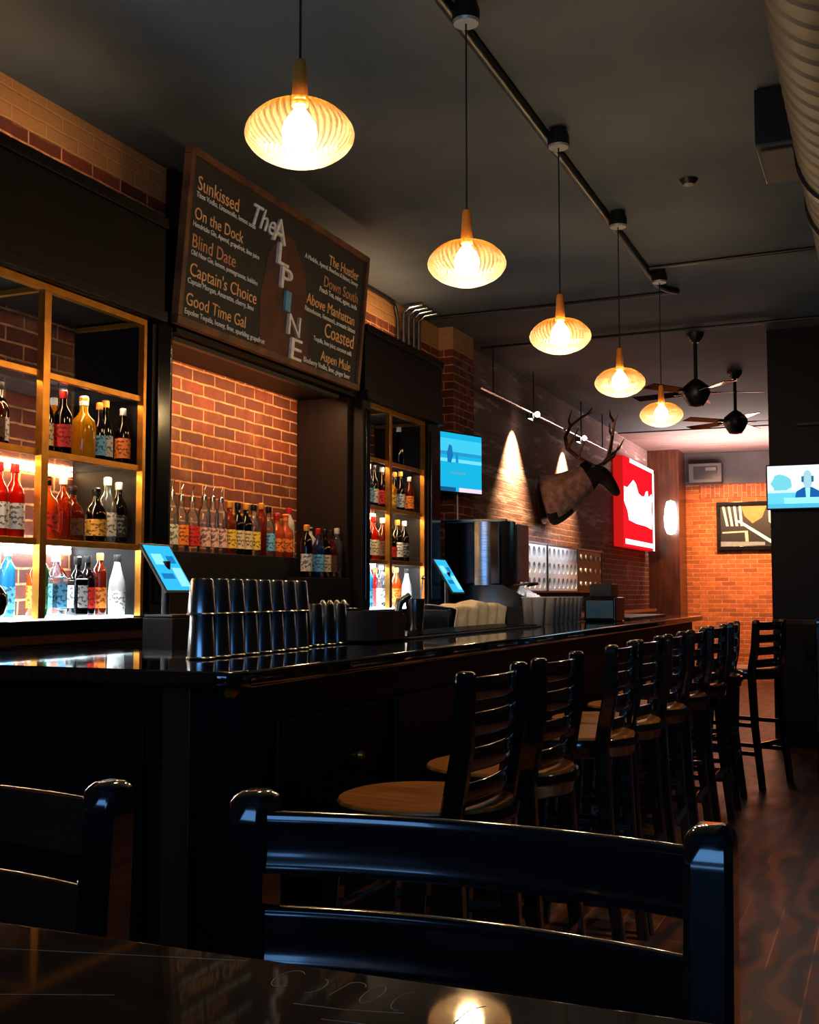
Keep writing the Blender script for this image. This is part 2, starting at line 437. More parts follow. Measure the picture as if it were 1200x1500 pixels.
# pier, boxed pilaster, upper far wall, arch course
struct('trim_1', B1(WX, WX + .13, 8.72, 9.22, 0, H), M['brick'], 'shallow brick pier beside the wall television', 'pier')
struct('trim_2', B1(WX + .002, -2.93, 17.55, YF, 0, H - .02), M['brown_wood'], 'glossy brown wood pilaster in the far corner', 'pilaster')
struct('trim_3', B1(-2.93, 1.2, YF - .05, YF, 2.93, H - .02), M['grey_paint'], 'grey painted band above the far brick', 'wall band')
struct('trim_4', B1(-2.72, -.6, YF - .02, YF, 2.72, 2.93), M['brick_arch'], 'course of upright bricks heading the far brick panel', 'brick course')
# partition carrying the far television
struct('wall_partition', B1(-.90, .9, 9.86, 10.2, 0, H), M['black_wood'], 'black panelled partition standing in the room', 'partition')

# ------------------------------------------------------------------ back-bar joinery: fascias, cabinets, niche
FX = -3.0     # front plane of the cabinets
def fascia(name, y0, y1, z0, z1, label, xf=FX + .03):
    t = thing(name, label, 'panel', (0, 0, 0))
    B1(WX + .003, xf, y0, y1, z0, z1).build('panel', M['black_wood'], t)
    m = MB(); m.box(xf, xf + .02, y0, y1, z0, z0 + .05, .006); m.box(xf, xf + .02, y0, y1, z1 - .05, z1, .006)
    m.build('moulding', M['black_wood'], t)
    return t
fascia('header_box', 1.9, 4.235, 2.455, 2.93, 'black wood header box over the gold shelving nearest the camera')
fascia('header_box', 6.36, 7.68, 2.455, 2.92, 'black wood header box over the narrow shelving beyond the chalkboard')
t = thing('header_box', 'dark red-brown header panel hung behind the chalkboard', 'panel')
B1(WX + .003, FX - .02, 4.405, 6.345, 2.455, 2.95).build('panel', M['red_wood'], t)

tag(B1(WX + .002, WX + .05, 4.84, 5.6, 2.955, H - .004, .004).build('dark_wall_sheet', M['black_wood']), 'thin black sheet added over the brick above the niche, behind the chalkboard', 'board')  # black sheet added to darken the brick beside the chalkboard
def post(y0, y1, z1, label, mat='black_wood', x0=WX + .003, x1=FX + .02):
    t = thing('bar_post', label, 'post', (0, 0, 0))
    B1(x0, x1, y0, y1, 1.145, z1, .006).build('shaft', M[mat], t)
    m = MB(); m.box(x1, x1 + .012, y0 + .03, y1 - .03, 1.2, z1 - .06, .005)
    m.build('front_bead', M['black_gloss'], t)
    return t
post(4.24, 4.40, 2.95, 'tall black post between the gold shelving and the brick niche', x1=FX - .035)
post(6.352, 6.47, 2.45, 'black post at the near side of the narrow bottle shelving')
post(7.446, 7.68, 2.45, 'broad black post at the far side of the narrow bottle shelving')
t = thing('niche_side_panel', 'tall dark red wood side panel of the brick niche', 'panel')
B1(WX + .003, FX - .05, 6.275, 6.348, 1.145, 2.45).build('panel', M['red_wood'], t)

SH = [2.107, 1.80, 1.455]
def shelving(label, y0, y1, ym, back=True):
    """gold-framed lit shelving unit: frame, mullion, glass shelves, lit base"""
    t = thing('bottle_shelving', label, 'shelving')
    m = MB()
    m.box(FX - .03, FX, y0, y1, 2.425, 2.452); m.box(FX - .03, FX, y0, y0 + .02, 1.15, 2.425); m.box(FX - .03, FX, y1 - .02, y1, 1.15, 2.425)
    m.box(WX + .02, FX - .03, y1 - .02, y1, 2.425, 2.445); m.box(WX + .02, FX - .03, ym - .012, ym + .012, 2.425, 2.445)
    m.build('frame', M['brass'], t)
    B1(FX - .028, FX + .006, ym - .02, ym + .02, 1.15, 2.425, .003).build('mullion', M['brass'], t)
    B1(WX + .01, FX - .01, y1 - .001, y1 + .012, 1.15, 2.45).build('side_panel', M['black_wood'], t)
    for z in SH:
        s = B1(WX + .01, FX - .034, y0 + .012, y1 - .021, z - .012, z).build('shelf', M['glass_clear'], t)
        B1(FX - .034, FX - .012, y0 + .021, y1 - .021, z - .022, z + .004, .002).build('shelf_edge', M['brass'], s)
    B1(WX + .01, FX - .034, y0 + .012, y1 - .021, 1.146, 1.152).build('lit_base', M['lit_base'], t)
    B1(WX + .012, WX + .03, y0 + .03, y1 - .03, 1.422, 1.44).build('light_strip', M['led_cool'], t)
    B1(WX + .012, WX + .03, y0 + .03, y1 - .03, 1.768, 1.784).build('light_strip', M['led_warm'], t)
    return t
M['lit_base'] = emit('backlit shelf panel', (.72, .93, 1.), 12.)
M['led_cool'] = emit('cool led strip', (.80, .93, 1.), 60.)
M['led_warm'] = emit('warm led strip', (1., .62, .25), 45.)
shelving('gold framed lit bottle shelving nearest the camera', 2.2, 4.15, 3.50)
shelving('narrow gold framed lit bottle shelving beyond the chalkboard', 6.475, 7.43, 6.82)

# base counter under the back bar
t = thing('back_bar_counter', 'long black back bar counter along the brick wall', 'counter')
B1(WX + .003, FX + .05, 1.9, 8.70, 1.10, 1.145, .008).build('counter_top', M['black_gloss'], t)
B1(FX + .001, FX + .03, 1.9, 8.70, 1.052, 1.098, .008).build('edge_trim', M['rail_wood'], t)
m = MB(); m.box(WX + .003, FX, 1.9, 8.70, 0, 1.10)
m.build('cabinet_base', M['black_wood'], t)
for k in range(9):
    d = B1(FX, FX + .02, 1.95 + k * .745, 2.66 + k * .745, .12, 1.05, .006).build('door', M['black_wood'], t)
    mm = MB(); mm.loft([(FX + .045, 2.58 + k * .745, .75), (FX + .045, 2.58 + k * .745, .9)], .006, 8); mm.build('handle', M['steel'], d)
# stepped bottle ledge inside the niche
t = thing('bottle_ledge', 'black stepped ledge holding the bottles in the brick niche', 'ledge')
B1(WX + .003, -3.16, 4.405, 6.27, 1.146, 1.45, .004).build('upper_step', M['black_wood'], t)
B1(-3.158, -3.02, 5.72, 6.27, 1.146, 1.335, .004).build('lower_step', M['black_wood'], t)

# ------------------------------------------------------------------ bottles
PROF = {
    'liquor': [(.0, 0), (.037, 0), (.039, .006), (.039, .165), (.036, .185), (.022, .21), (.0145, .225), (.0135, .27), (.016, .272), (.016, .28), (.012, .281)],
    'wine': [(.0, 0), (.034, 0), (.036, .006), (.036, .17), (.032, .19), (.020, .215), (.0145, .24), (.0135, .285), (.016, .287), (.016, .297), (.012, .298)],
    'tall': [(.0, 0), (.031, 0), (.033, .006), (.034, .20), (.031, .222), (.017, .245), (.014, .255), (.014, .285), (.016, .287), (.016, .294), (.012, .295)],
    'cone': [(.0, 0), (.036, 0), (.038, .006), (.040, .12), (.036, .16), (.024, .20), (.0155, .235), (.0135, .265), (.016, .267), (.016, .276), (.012, .277)],
    'round': [(.0, 0), (.030, 0), (.044, .018), (.054, .055), (.052, .09), (.036, .118), (.018, .135), (.014, .15), (.014, .175), (.017, .177), (.017, .185), (.012, .186)],
    'squat': [(.0, 0), (.041, 0), (.044, .008), (.045, .12), (.040, .145), (.022, .165), (.016, .178), (.0155, .215), (.019, .217), (.019, .226), (.012, .227)],
}
CAPM = {k: surf('cap ' + k, lin(c), tuple(v * .8 for v in lin(c)), rough=.35, scale=30) for k, c in
        dict(white=(.93, .93, .92), black=(.06, .06, .06), gold=(.86, .6, .2), red=(.7, .1, .1), orange=(.9, .55, .25), silver=(.75, .77, .8), wood=(.72, .45, .22)).items()}
_bc = {}
def bottle_mesh(shape):
    if shape in _bc: return _bc[shape]
    if shape == 'square':
        m = MB(); m.box(-.037, .037, -.037, .037, 0, .16, .012, 3)
        m.lathe([(.03, .158), (.028, .172), (.016, .19), (.014, .2), (.014, .235), (.017, .237), (.017, .245)], 20)
        top = .245
        l = MB(); l.box(-.0382, .0382, -.026, .026, .035, .13); l.box(-.026, .026, -.0382, .0382, .035, .13)
    else:
        pr = PROF[shape]; top = pr[-1][1]
        m = MB(); m.lathe(pr, 24)
        l = MB()
        zs = [z for r, z in pr]; rmax = max(r for r, z in pr)
        lo, hi = {'round': (.04, .075), 'squat': (.03, .1), 'cone': (.03, .115)}.get(shape, (.035, .135))
        def rad(z):
            for (r0, z0), (r1, z1) in zip(pr, pr[1:]):
                if z0 <= z <= z1 and z1 > z0: return r0 + (r1 - r0) * (z - z0) / (z1 - z0)
            return rmax
        l.lathe([(rad(lo + (hi - lo) * i / 5) + .0008, lo + (hi - lo) * i / 5) for i in range(6)], 24, cap=False)
    c = MB(); c.lathe([(.0165, top - .028), (.0175, top - .026), (.0175, top + .004), (.013, top + .008), (0, top + .008)], 16)
    sp = MB(); sp.lathe([(.012, top - .02), (.013, top + .004), (.005, top + .012), (.004, top + .04)], 12); 
    sp.loft([(0, 0, top + .035), (.012, 0, top + .06)], [.004, .003], 8)
    res = []
    for n, mb in (('glass_body', m), ('label_band', l), ('cap', c), ('pour_spout', sp)):
        o = mb.build(n, M['black']); res.append(o.data); bpy.data.objects.remove(o)
    _bc[shape] = res
    return res

def part(name, me, mat, parent):
    me2 = me.copy(); me2.materials.clear(); me2.materials.append(mat)
    o = bpy.data.objects.new(name, me2); COL.objects.link(o); o.parent = parent
    return o
_mm = {}
def part_shared(name, me, mat, parent):
    k = (me.name, mat.name)
    if k not in _mm:
        me2 = me.copy(); me2.materials.clear(); me2.materials.append(mat); _mm[k] = me2
    o = bpy.data.objects.new(name, _mm[k]); COL.objects.link(o); o.parent = parent
    return o

def bottle(x, y, z, shape, glass, lab, cap, label, group, s=1., name='liquor_bottle'):
    ms = bottle_mesh(shape)
    t = thing(name, label, 'bottle', (x, y, z), random.uniform(-.3, .3), group)
    t.scale = (s, s, s)
    part_shared('glass_body', ms[0], G[glass], t)
    if lab: part_shared('label_band', ms[1], LB[lab], t)
    if cap == 'spout': part_shared('pour_spout', ms[3], M['steel'], t)
    elif cap: part_shared('cap', ms[2], CAPM[cap], t)
    return t

def row(items, z, where, group, x=-3.1, k=1.):
    """items: (y, shape, glass, label, cap, words[, x[, scale]])"""
    for i, it in enumerate(items):
        y, shape, g, lb, cp, words = it[:6]
        xx = it[6] if len(it) > 6 else x
        s = (it[7] if len(it) > 7 else 1.) * k
        bottle(xx, y, z + .0015, shape, g, lb, cp, f'{words} {where}', group, s)

NS, FS = 'near gold shelving', 'narrow far shelving'
gA, gB, gC = 'bottles on the near gold shelving', 'bottles on the narrow far shelving', 'bottles in the brick niche'
# near shelving, top bottle shelf
row([(3.26, 'liquor', 'dark', 'white', 'gold', 'dark bottle with white band, near end of top row,'),
     (3.345, 'squat', 'whiskey', 'brown', 'silver', 'stout amber bottle with brown band, top row,', -3.12, 1.2),
     (3.43, 'liquor', 'dark', 'silver', 'black', 'dark bottle with silver band, top row,', -3.16),
     (3.62, 'wine', 'dark', 'cream', 'black', 'wine-dark bottle with cream band, top row,'),
     (3.69, 'liquor', 'dark', 'red', 'red', 'dark bottle with red band, top row,', -3.07),
     (3.76, 'wine', 'navy', 'red', 'silver', 'tall navy bottle with red band, top row,', -3.13, 1.04),
     (3.81, 'liquor', 'yellow', None, 'white', 'plain yellow liqueur bottle behind its wider twin, top row,', -3.22),
     (3.86, 'squat', 'yellow', None, 'white', 'broad bright yellow bottle, top row,', -3.105, 1.26),
     (3.957, 'wine', 'dark', 'blue', 'orange', 'dark bottle with pale blue band, top row,', -3.1, .92),
     (4.025, 'wine', 'black', 'silver', 'gold', 'black bottle with gold cap, top row,', -3.12, 1.0),
     (4.094, 'liquor', 'dark', 'orange', 'silver', 'dark bottle with orange band, top row,', -3.08, .95)],
    SH[1], 'of ' + NS, gA, k=.92)
row([(3.285, 'wine', 'black', 'white', 'white', 'black bottle with white band, middle row,', -3.1),
     (3.37, 'liquor', 'red', 'white', 'red', 'first red bottle with white band, middle row,', -3.1),
     (3.455, 'liquor', 'red', 'white', 'red', 'second red bottle with white band, middle row,', -3.1),
     (3.625, 'squat', 'orange', 'red', 'black', 'orange bottle with red band and black cap, middle row,', -3.09, 1.1),
     (3.735, 'liquor', 'amber', None, 'white', 'plain amber bottle with white cap, middle row,', -3.1, .92),
     (3.82, 'squat', 'whiskey', 'brown', 'black', 'squat whiskey bottle with brown band, middle row,', -3.12),
     (3.88, 'liquor', 'amber', 'white', 'white', 'amber bottle with white band, middle row,', -3.22),
     (3.922, 'squat', 'dark', 'gold', 'black', 'squat dark bottle with gold band, middle row,', -3.08),
     (4.022, 'liquor', 'clear', 'white', 'white', 'clear bottle with white band and cap, middle row,', -3.1),
     (4.1, 'liquor', 'black', 'black', 'silver', 'all-black bottle at far end of middle row,', -3.1, .95)],
    SH[2], 'of ' + NS, gA)
row([(3.22, 'tall', 'blue', 'white', 'white', 'pale blue bottle with white band, lit bottom row,', -3.1),
     (3.335, 'round', 'dark', None, 'gold', 'round dark jug-shaped bottle, lit bottom row,', -3.08, 1.05),
     (3.35, 'tall', 'blue', 'blue', 'silver', 'pale blue bottle behind the round dark one, bottom row,', -3.22),
     (3.45, 'tall', 'blue', 'blue', 'white', 'tall turquoise bottle beside the gold mullion, bottom row,', -3.12, .96),
     (3.6, 'tall', 'green', 'green', 'black', 'green bottle, lit bottom row,', -3.09, .98),
     (3.7, 'square', 'clear', 'blue', 'silver', 'square clear bottle with blue band, bottom row,', -3.1, 1.1),
     (3.745, 'liquor', 'orange', 'orange', 'wood', 'orange bottle standing behind the square clear one, bottom row,', -3.24),
     (3.81, 'square', 'black', 'white', 'black', 'square black bottle with white patch, bottom row,', -3.08, 1.05),
     (3.86, 'liquor', 'amber', 'orange', 'orange', 'amber bottle behind the square black one, bottom row,', -3.22),
     (3.90, 'liquor', 'dark', 'red', 'black', 'dark bottle with red band, bottom row,', -3.1, .95),
     (3.98, 'tall', 'whiskey', 'orange', 'wood', 'whiskey bottle with orange band, bottom row,', -3.1, .95),
     (4.085, 'cone', 'white', 'white', 'black', 'white cone-shouldered bottle at far end, bottom row,', -3.09, 1.0)],
    1.1525, 'of ' + NS, gA, k=.92)
# narrow shelving
row([(7.24, 'liquor', 'dark', None, 'silver', 'lone dark bottle on the uppermost board')], SH[0], 'of ' + FS, gB, -3.12)
row([(6.60, 'liquor', 'clear', 'white', 'orange', 'clear bottle with white band, second row,'),
     (6.66, 'wine', 'amber', 'cream', 'gold', 'amber bottle with cream band, second row,', -3.2),
     (6.70, 'wine', 'navy', 'blue', 'silver', 'navy bottle with blue band, second row,'),
     (6.775, 'wine', 'black', 'white', 'black', 'black bottle by the mullion, second row,'),
     (6.91, 'wine', 'dark', 'red', 'silver', 'dark bottle with red band, second row,', -3.1),
     (7.0, 'squat', 'yellow', 'yellow', 'white', 'bright yellow bottle, second row,', -3.08, 1.12),
     (7.12, 'wine', 'dark', 'blue', 'orange', 'dark bottle with pale blue band, second row,', -3.1, .95),
     (7.22, 'wine', 'black', 'silver', 'gold', 'black bottle with gold cap, second row,', -3.1),
     (7.33, 'liquor', 'whiskey', 'orange', 'silver', 'whiskey bottle with orange band, second row,', -3.08, .95)],
    SH[1], 'of ' + FS, gB, k=.92)
row([(6.58, 'liquor', 'red', 'white', 'white', 'red bottle with white band, third row,'),
     (6.67, 'wine', 'black', 'white', 'white', 'black bottle with white band, third row,'),
     (6.77, 'liquor', 'red', 'cream', 'red', 'red bottle with cream band, third row,'),
     (6.92, 'liquor', 'whiskey', 'brown', 'white', 'whiskey bottle with white cap, third row,'),
     (7.05, 'squat', 'dark', 'red', 'black', 'squat dark bottle with red band, third row,'),
     (7.17, 'liquor', 'dark', 'white', 'orange', 'dark bottle with bright white band, third row,'),
     (7.29, 'liquor', 'black', 'black', 'silver', 'black bottle at far end, third row,')],
    SH[2], 'of ' + FS, gB)
row([(6.59, 'tall', 'blue', 'white', 'white', 'pale blue bottle with white band, lit bottom row,'),
     (6.70, 'tall', 'blue', 'blue', 'silver', 'pale blue bottle with blue band, lit bottom row,'),
     (6.90, 'tall', 'clear', 'white', 'silver', 'clear bottle with white band, lit bottom row,'),
     (6.985, 'square', 'black', 'white', 'orange', 'square black bottle with white patch, bottom row,'),
     (7.07, 'liquor', 'red', 'red', 'orange', 'red bottle, lit bottom row,', -3.22),
     (7.15, 'liquor', 'orange', 'orange', 'orange', 'orange bottle with orange cap, bottom row,'),
     (7.24, 'tall', 'whiskey', 'orange', 'orange', 'whiskey bottle with orange band, bottom row,', -3.17),
     (7.33, 'cone', 'white', 'white', 'black', 'white cone-shouldered bottle, bottom row,')],
    1.1525, 'of ' + FS, gB, k=.92)
# niche
NW = 'on the brick niche ledge'
row([(4.66, 'tall', 'clear', None, 'spout', 'plain clear bottle with spout at the near end'),
     (4.75, 'tall', 'clear', 'silver', 'spout', 'clear bottle with silver band'),
     (4.83, 'liquor', 'clear', 'orange', 'spout', 'clear bottle with orange band and spout'),
     (4.93, 'liquor', 'clear', 'red', 'spout', 'clear bottle with red band and spout'),
     (5.04, 'tall', 'clear', 'pink', 'spout', 'first of three alike pink-banded bottles'),
     (5.12, 'tall', 'clear', 'pink', 'spout', 'second of three alike pink-banded bottles'),
     (5.20, 'tall', 'clear', 'pink', 'spout', 'third of three alike pink-banded bottles'),
     (5.285, 'liquor', 'amber', 'yellow', 'gold', 'amber bottle with yellow band and gold cap'),
     (5.37, 'liquor', 'black', 'cream', 'black', 'black bottle with cream band'),
     (5.455, 'liquor', 'dark', 'cream', 'gold', 'dark bottle with cream band and gold cap'),
     (5.54, 'liquor', 'clear', 'yellow', 'black', 'clear bottle with yellow band'),
     (5.62, 'tall', 'amber', None, 'gold', 'plain amber bottle with gold cap'),
     (5.705, 'liquor', 'clear', 'blue', 'black', 'clear bottle with blue band'),
     (5.80, 'squat', 'orange', 'orange', 'red', 'first of two stout orange bottles', -3.27, 1.1),
     (5.903, 'squat', 'orange', 'orange', 'orange', 'second of two stout orange bottles', -3.27, 1.1),
     (6.0, 'tall', 'white', 'white', 'red', 'white bottle with red cap', -3.3),
     (6.12, 'squat', 'white', 'white', 'black', 'short stout white bottle at the far end', -3.22, .85)],
    1.45, NW, gC, -3.27)
LW = 'on the low step beside the niche side panel'
row([(5.83, 'tall', 'dark', 'silver', 'gold', 'slim dark bottle with gold cap'),
     (5.975, 'liquor', 'navy', 'blue', 'red', 'blue bottle with red cap'),
     (6.06, 'liquor', 'dark', 'cream', 'black', 'dark bottle with cream band'),
     (6.143, 'liquor', 'whiskey', 'brown', 'black', 'whiskey bottle with brown band'),
     (6.222, 'tall', 'clear', None, 'silver', 'plain clear bottle with silver cap')],
    1.335, LW, gC, -3.09)

# ------------------------------------------------------------------ chalkboard menu
bt = math.atan2(.07, .824)
bd = thing('chalkboard_menu', 'framed chalkboard cocktail menu tilted out above the brick niche', 'menu board', (-2.935, 5.29, 2.888))
bd.rotation_euler = (PI / 2 + 0, 0, PI / 2)
bd.matrix_world = Matrix.Translation((-2.935, 5.29, 2.888)) @ Matrix((( .07 / .827 * 0, .07 / .827, .824 / .827, 0), (1, 0, 0, 0), (0, .824 / .827, -.07 / .827, 0), (0, 0, 0, 1)))
bd.rotation_euler = bd.matrix_world.to_euler(); bd.location = (-2.935, 5.29, 2.888)
B1(-.94, .94, -.385, .385, -.03, -.006).build('slate', M['board'], bd)
m = MB()
m.prism([(-.22, -.38), (.31, -.38), (.27, -.1), (.2, .12), (.05, .26), (-.09, .26), (-.2, .12), (-.25, -.1)], 'z', -.006, -.004)
m.build('brown_smudge', M['board_brown'], bd)
m = MB()
m.box(-.97, .97, .375, .413, -.03, .012, .004); m.box(-.97, .97, -.413, -.375, -.03, .012, .004)
m.box(-.97, -.935, -.375, .375, -.03, .012, .004); m.box(.935, .97, -.375, .375, -.03, .012, .004)
m.build('frame', M['frame_wood'], bd)

def text(s, x0, x1, ybase, mat, parent, name, height=None, ext=.0012, z=-.004, shear=0., align='L'):
    cu = bpy.data.curves.new(name, 'FONT'); cu.body = s; cu.size = .1; cu.extrude = ext; cu.shear = shear; cu.resolution_u = 3
    o = bpy.data.objects.new(name, cu); COL.objects.link(o)
    dg = bpy.context.evaluated_depsgraph_get(); dg.update()
    me = bpy.data.meshes.new_from_object(o.evaluated_get(dg))
    bpy.data.objects.remove(o); bpy.data.curves.remove(cu)
    xs = [v.co.x for v in me.vertices]; ys = [v.co.y for v in me.vertices]
    k = (x1 - x0) / (max(xs) - min(xs)); ky = (height / (max(ys) - min(ys))) if height else k
    b0 = 0. if not height else min(ys)
    for v in me.vertices:
        v.co.x = x0 + (v.co.x - min(xs)) * k if False else x0 + (v.co.x - xs[0] * 0 - X_MIN(xs)) * k
        v.co.y = ybase + (v.co.y - b0) * ky
        v.co.z = v.co.z + z
    me.materials.clear(); me.materials.append(mat)
    o = bpy.data.objects.new(name, me); COL.objects.link(o); o.parent = parent
    return o
_xm = {}
def X_MIN(xs):
    k = id(xs)
    if k not in _xm: _xm[k] = min(xs)
    return _xm[k]
menu = [
    ('Sunkissed', -.88, -.52, .235, 'Titos Vodka, Limoncello, lemon soda', -.885, -.35, .20),
    ('On the Dock', -.886, -.455, .097, 'Hendricks Gin, Aperol, grapefruit, lime juice', -.893, -.293, .06),
    ('Blind Date', -.889, -.51, -.038, 'Old New Gin, lemon, pomegranate, bubbles', -.89, -.287, -.073),
    ("Captain's Choice", -.886, -.285, -.17, 'Captain Morgan, Amaretto, cherry, lime', -.897, -.305, -.208),
    ('Good Time Gal', -.897, -.37, -.31, 'Espolon Tequila, honey, lime, sparkling grapefruit', -.903, -.171, -.352),
    ('The Hustler', .47, .862, .24, 'A Modelo, Aperol, Bourbon & bitters, honey', .185, .86, .204),
    ('Down South', .426, .867, .105, 'Peach Tea, mint, agave, soda', .382, .867, .065),
    ('Above Manhattan', .245, .854, -.035, 'Rittenhouse, Vermouth, aromatic bitters', .228, .87, -.078),
    ('Coasted', .482, .863, -.173, 'Tequila, lime juice, coconut milk', .357, .852, -.22),
    ('Aspen Mule', .465, .85, -.314, 'Blueberry Vodka, lime, ginger beer', .259, .85, -.36)]
for hd, a, b_, y, ln, c, d, y2 in menu:
    text(hd, a, b_, y, M['chalk_orange'] if hd[0] in 'SOCGTA' else M['chalk_peach'], bd, 'heading_lettering', ext=.001)
    text(ln, c, d, y2, M['chalk_white'], bd, 'line_lettering', ext=.0012)
text('The', -.42, -.19, .215, M['letter_white'], bd, 'title_lettering', .11, .004, .0, .35)
for ch, a, b_, y, h, mt in (('A', -.19, -.055, .195, .125, 'letter_white'), ('L', -.135, -.02, .09, .11, 'letter_white'), ('P', -.09, .03, -.025, .11, 'letter_white'),
                            ('I', -.03, .025, -.135, .105, 'letter_blue'), ('N', .03, .16, -.25, .11, 'letter_white'), ('E', .08, .2, -.375, .115, 'letter_white')):
    text(ch, a, b_, y, M[mt], bd, 'title_letter', h, .008, .004)

# ------------------------------------------------------------------ pendants
def shade_mat():
    m, nt, out = newmat('amber ribbed lamp glass')
    tc = nt.nodes.new('ShaderNodeTexCoord'); sx = nt.nodes.new('ShaderNodeSeparateXYZ'); nt.links.new(tc.outputs['Object'], sx.inputs[0])
    at = N(nt, 'ShaderNodeMath', operation='ARCTAN2'); nt.links.new(sx.outputs[1], at.inputs[0]); nt.links.new(sx.outputs[0], at.inputs[1])
    tw = N(nt, 'ShaderNodeMath', operation='MULTIPLY_ADD'); tw.inputs[1].default_value = 2.2; nt.links.new(sx.outputs[2], tw.inputs[0]); nt.links.new(at.outputs[0], tw.inputs[2])
    ml = N(nt, 'ShaderNodeMath', operation='MULTIPLY'); ml.inputs[1].default_value = 46.; nt.links.new(tw.outputs[0], ml.inputs[0])
    sn = N(nt, 'ShaderNodeMath', operation='SINE'); nt.links.new(ml.outputs[0], sn.inputs[0])
    mr = nt.nodes.new('ShaderNodeMapRange'); mr.inputs['From Min'].default_value = -1.; mr.inputs['To Min'].default_value = .50; mr.inputs['To Max'].default_value = .66
    nt.links.new(sn.outputs[0], mr.inputs[0])
    tr = N(nt, 'ShaderNodeBsdfTransparent', Color=(1., .84, .58, 1))
    tl = N(nt, 'ShaderNodeBsdfTranslucent')
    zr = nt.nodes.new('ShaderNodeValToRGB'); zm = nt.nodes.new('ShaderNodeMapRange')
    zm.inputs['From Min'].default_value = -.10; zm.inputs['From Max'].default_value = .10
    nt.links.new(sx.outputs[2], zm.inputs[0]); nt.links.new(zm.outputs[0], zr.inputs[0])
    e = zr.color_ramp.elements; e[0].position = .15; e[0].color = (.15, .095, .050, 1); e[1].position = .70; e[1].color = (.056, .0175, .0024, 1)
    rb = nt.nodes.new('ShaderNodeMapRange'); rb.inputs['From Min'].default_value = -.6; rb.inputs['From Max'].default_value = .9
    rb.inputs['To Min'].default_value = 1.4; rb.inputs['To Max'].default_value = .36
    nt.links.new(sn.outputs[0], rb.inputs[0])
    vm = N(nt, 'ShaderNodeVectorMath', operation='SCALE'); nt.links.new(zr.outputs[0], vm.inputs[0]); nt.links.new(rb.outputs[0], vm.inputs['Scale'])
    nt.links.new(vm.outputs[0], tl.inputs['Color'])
    gs = N(nt, 'ShaderNodeBsdfGlossy', Color=(1, .9, .7, 1), Roughness=.08)
    a = N(nt, 'ShaderNodeMixShader'); b = N(nt, 'ShaderNodeMixShader', Fac=.07)
    nt.links.new(mr.outputs[0], a.inputs[0])
    nt.links.new(tr.outputs[0], a.inputs[1]); nt.links.new(tl.outputs[0], a.inputs[2])
    nt.links.new(a.outputs[0], b.inputs[1]); nt.links.new(gs.outputs[0], b.inputs[2])
    nt.links.new(b.outputs[0], out.inputs[0])
    return m
M['shade'] = shade_mat()
M['bulb'] = emit('lamp bulb', (1., .79, .52), 320.)
def make_pendant(label, y):
    t = thing('pendant_lamp', label, 'lamp', (-1.39, y, 2.43), 0, 'pendants in a line over the bar')
    m = MB(); m.lathe([(0, .925), (.052, .925), (.052, .965), (.04, 1.0), (.04, 1.008)], 28); m.build('canopy', M['dark_metal'], t)
    m = MB(); m.lathe([(0, .915), (.046, .915), (.050, .926)], 28); m.build('canopy_plate', M['canopy'], t)
    m = MB(); m.loft([(0, 0, .19), (0, 0, .918)], .0035, 8); m.build('cord', M['cord'], t)
    m = MB(); m.lathe([(0, .070), (.021, .072), (.0225, .085), (.0165, .188), (.012, .196), (0, .196)], 20); m.build('socket', M['socket_wood'], t, (0, 0, .016))
    prof = [(.024, .094), (.05, .0925), (.078, .083), (.103, .066), (.123, .044), (.137, .02), (.1425, -.003), (.139, -.024), (.127, -.046), (.108, -.066), (.085, -.082), (.062, -.092), (.055, -.096), (.05, -.094), (.045, -.0985), (.03, -.101), (.0005, -.102)]
    prof = [(r, z * .82) for r, z in prof]
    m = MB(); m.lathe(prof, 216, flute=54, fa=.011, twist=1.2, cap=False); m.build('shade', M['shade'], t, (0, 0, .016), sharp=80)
    m = MB(); m.lathe([(.0, -.05), (.022, -.046), (.040, -.028), (.046, 0), (.040, .026), (.024, .05), (.014, .062), (.013, .071)], 20); m.build('bulb', M['bulb'], t, (0, 0, .016))
    return t
PL = ['glowing amber glass pendant lamp nearest the camera, beside the chalkboard', 'amber pendant lamp second from the camera, below the round ceiling canopy',
      'amber pendant lamp third along the bar, middle of the five', 'amber pendant lamp fourth along the bar', 'amber pendant lamp fifth and last along the bar, smallest in view']
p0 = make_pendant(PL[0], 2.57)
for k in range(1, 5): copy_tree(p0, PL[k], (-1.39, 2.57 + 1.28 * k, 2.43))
# conduits on the ceiling
def cond(label, pts, r=.017, z=H - .022, name='conduit_pipe'):
    m = MB(); m.loft([(x, y, z) for x, y in pts], r, 10); return tag(m.build(name, M['black']), label, 'conduit')
cond('dark ceiling conduit feeding the pendant canopies', [(-1.46, -2.8), (-1.46, 8.0), (-1.43, 8.13), (-1.36, 8.24)], .022)
cond('thin ceiling conduit crossing from the pendant run toward the partition', [(-1.43, 7.56), (-.1, 7.5)], .013)
cond('thin ceiling conduit crossing from the pendant run toward the brick wall', [(-1.40, 8.24), (-2.92, 8.3), (-3.36, 8.3)], .013)
cond('thin ceiling conduit crossing the room just before the fans', [(-3.3, 9.5), (1.5, 9.42)], .012)
t = thing('conduit_bundle', 'four dark wall conduits bending down by the shelving header', 'conduit')
for k in range(4):
    y = 7.86 + .1 * k
    m = MB(); m.loft([(WX + .2, y + .02, H - .02), (WX + .1, y + .01, H - .03), (WX + .05, y, H - .08), (WX + .05, y, 2.4)], .018, 10); m.build('pipe', M['steel'], t)
t = thing('conduit_loop', 'black conduit arch running over the brick above the narrow shelving', 'conduit')
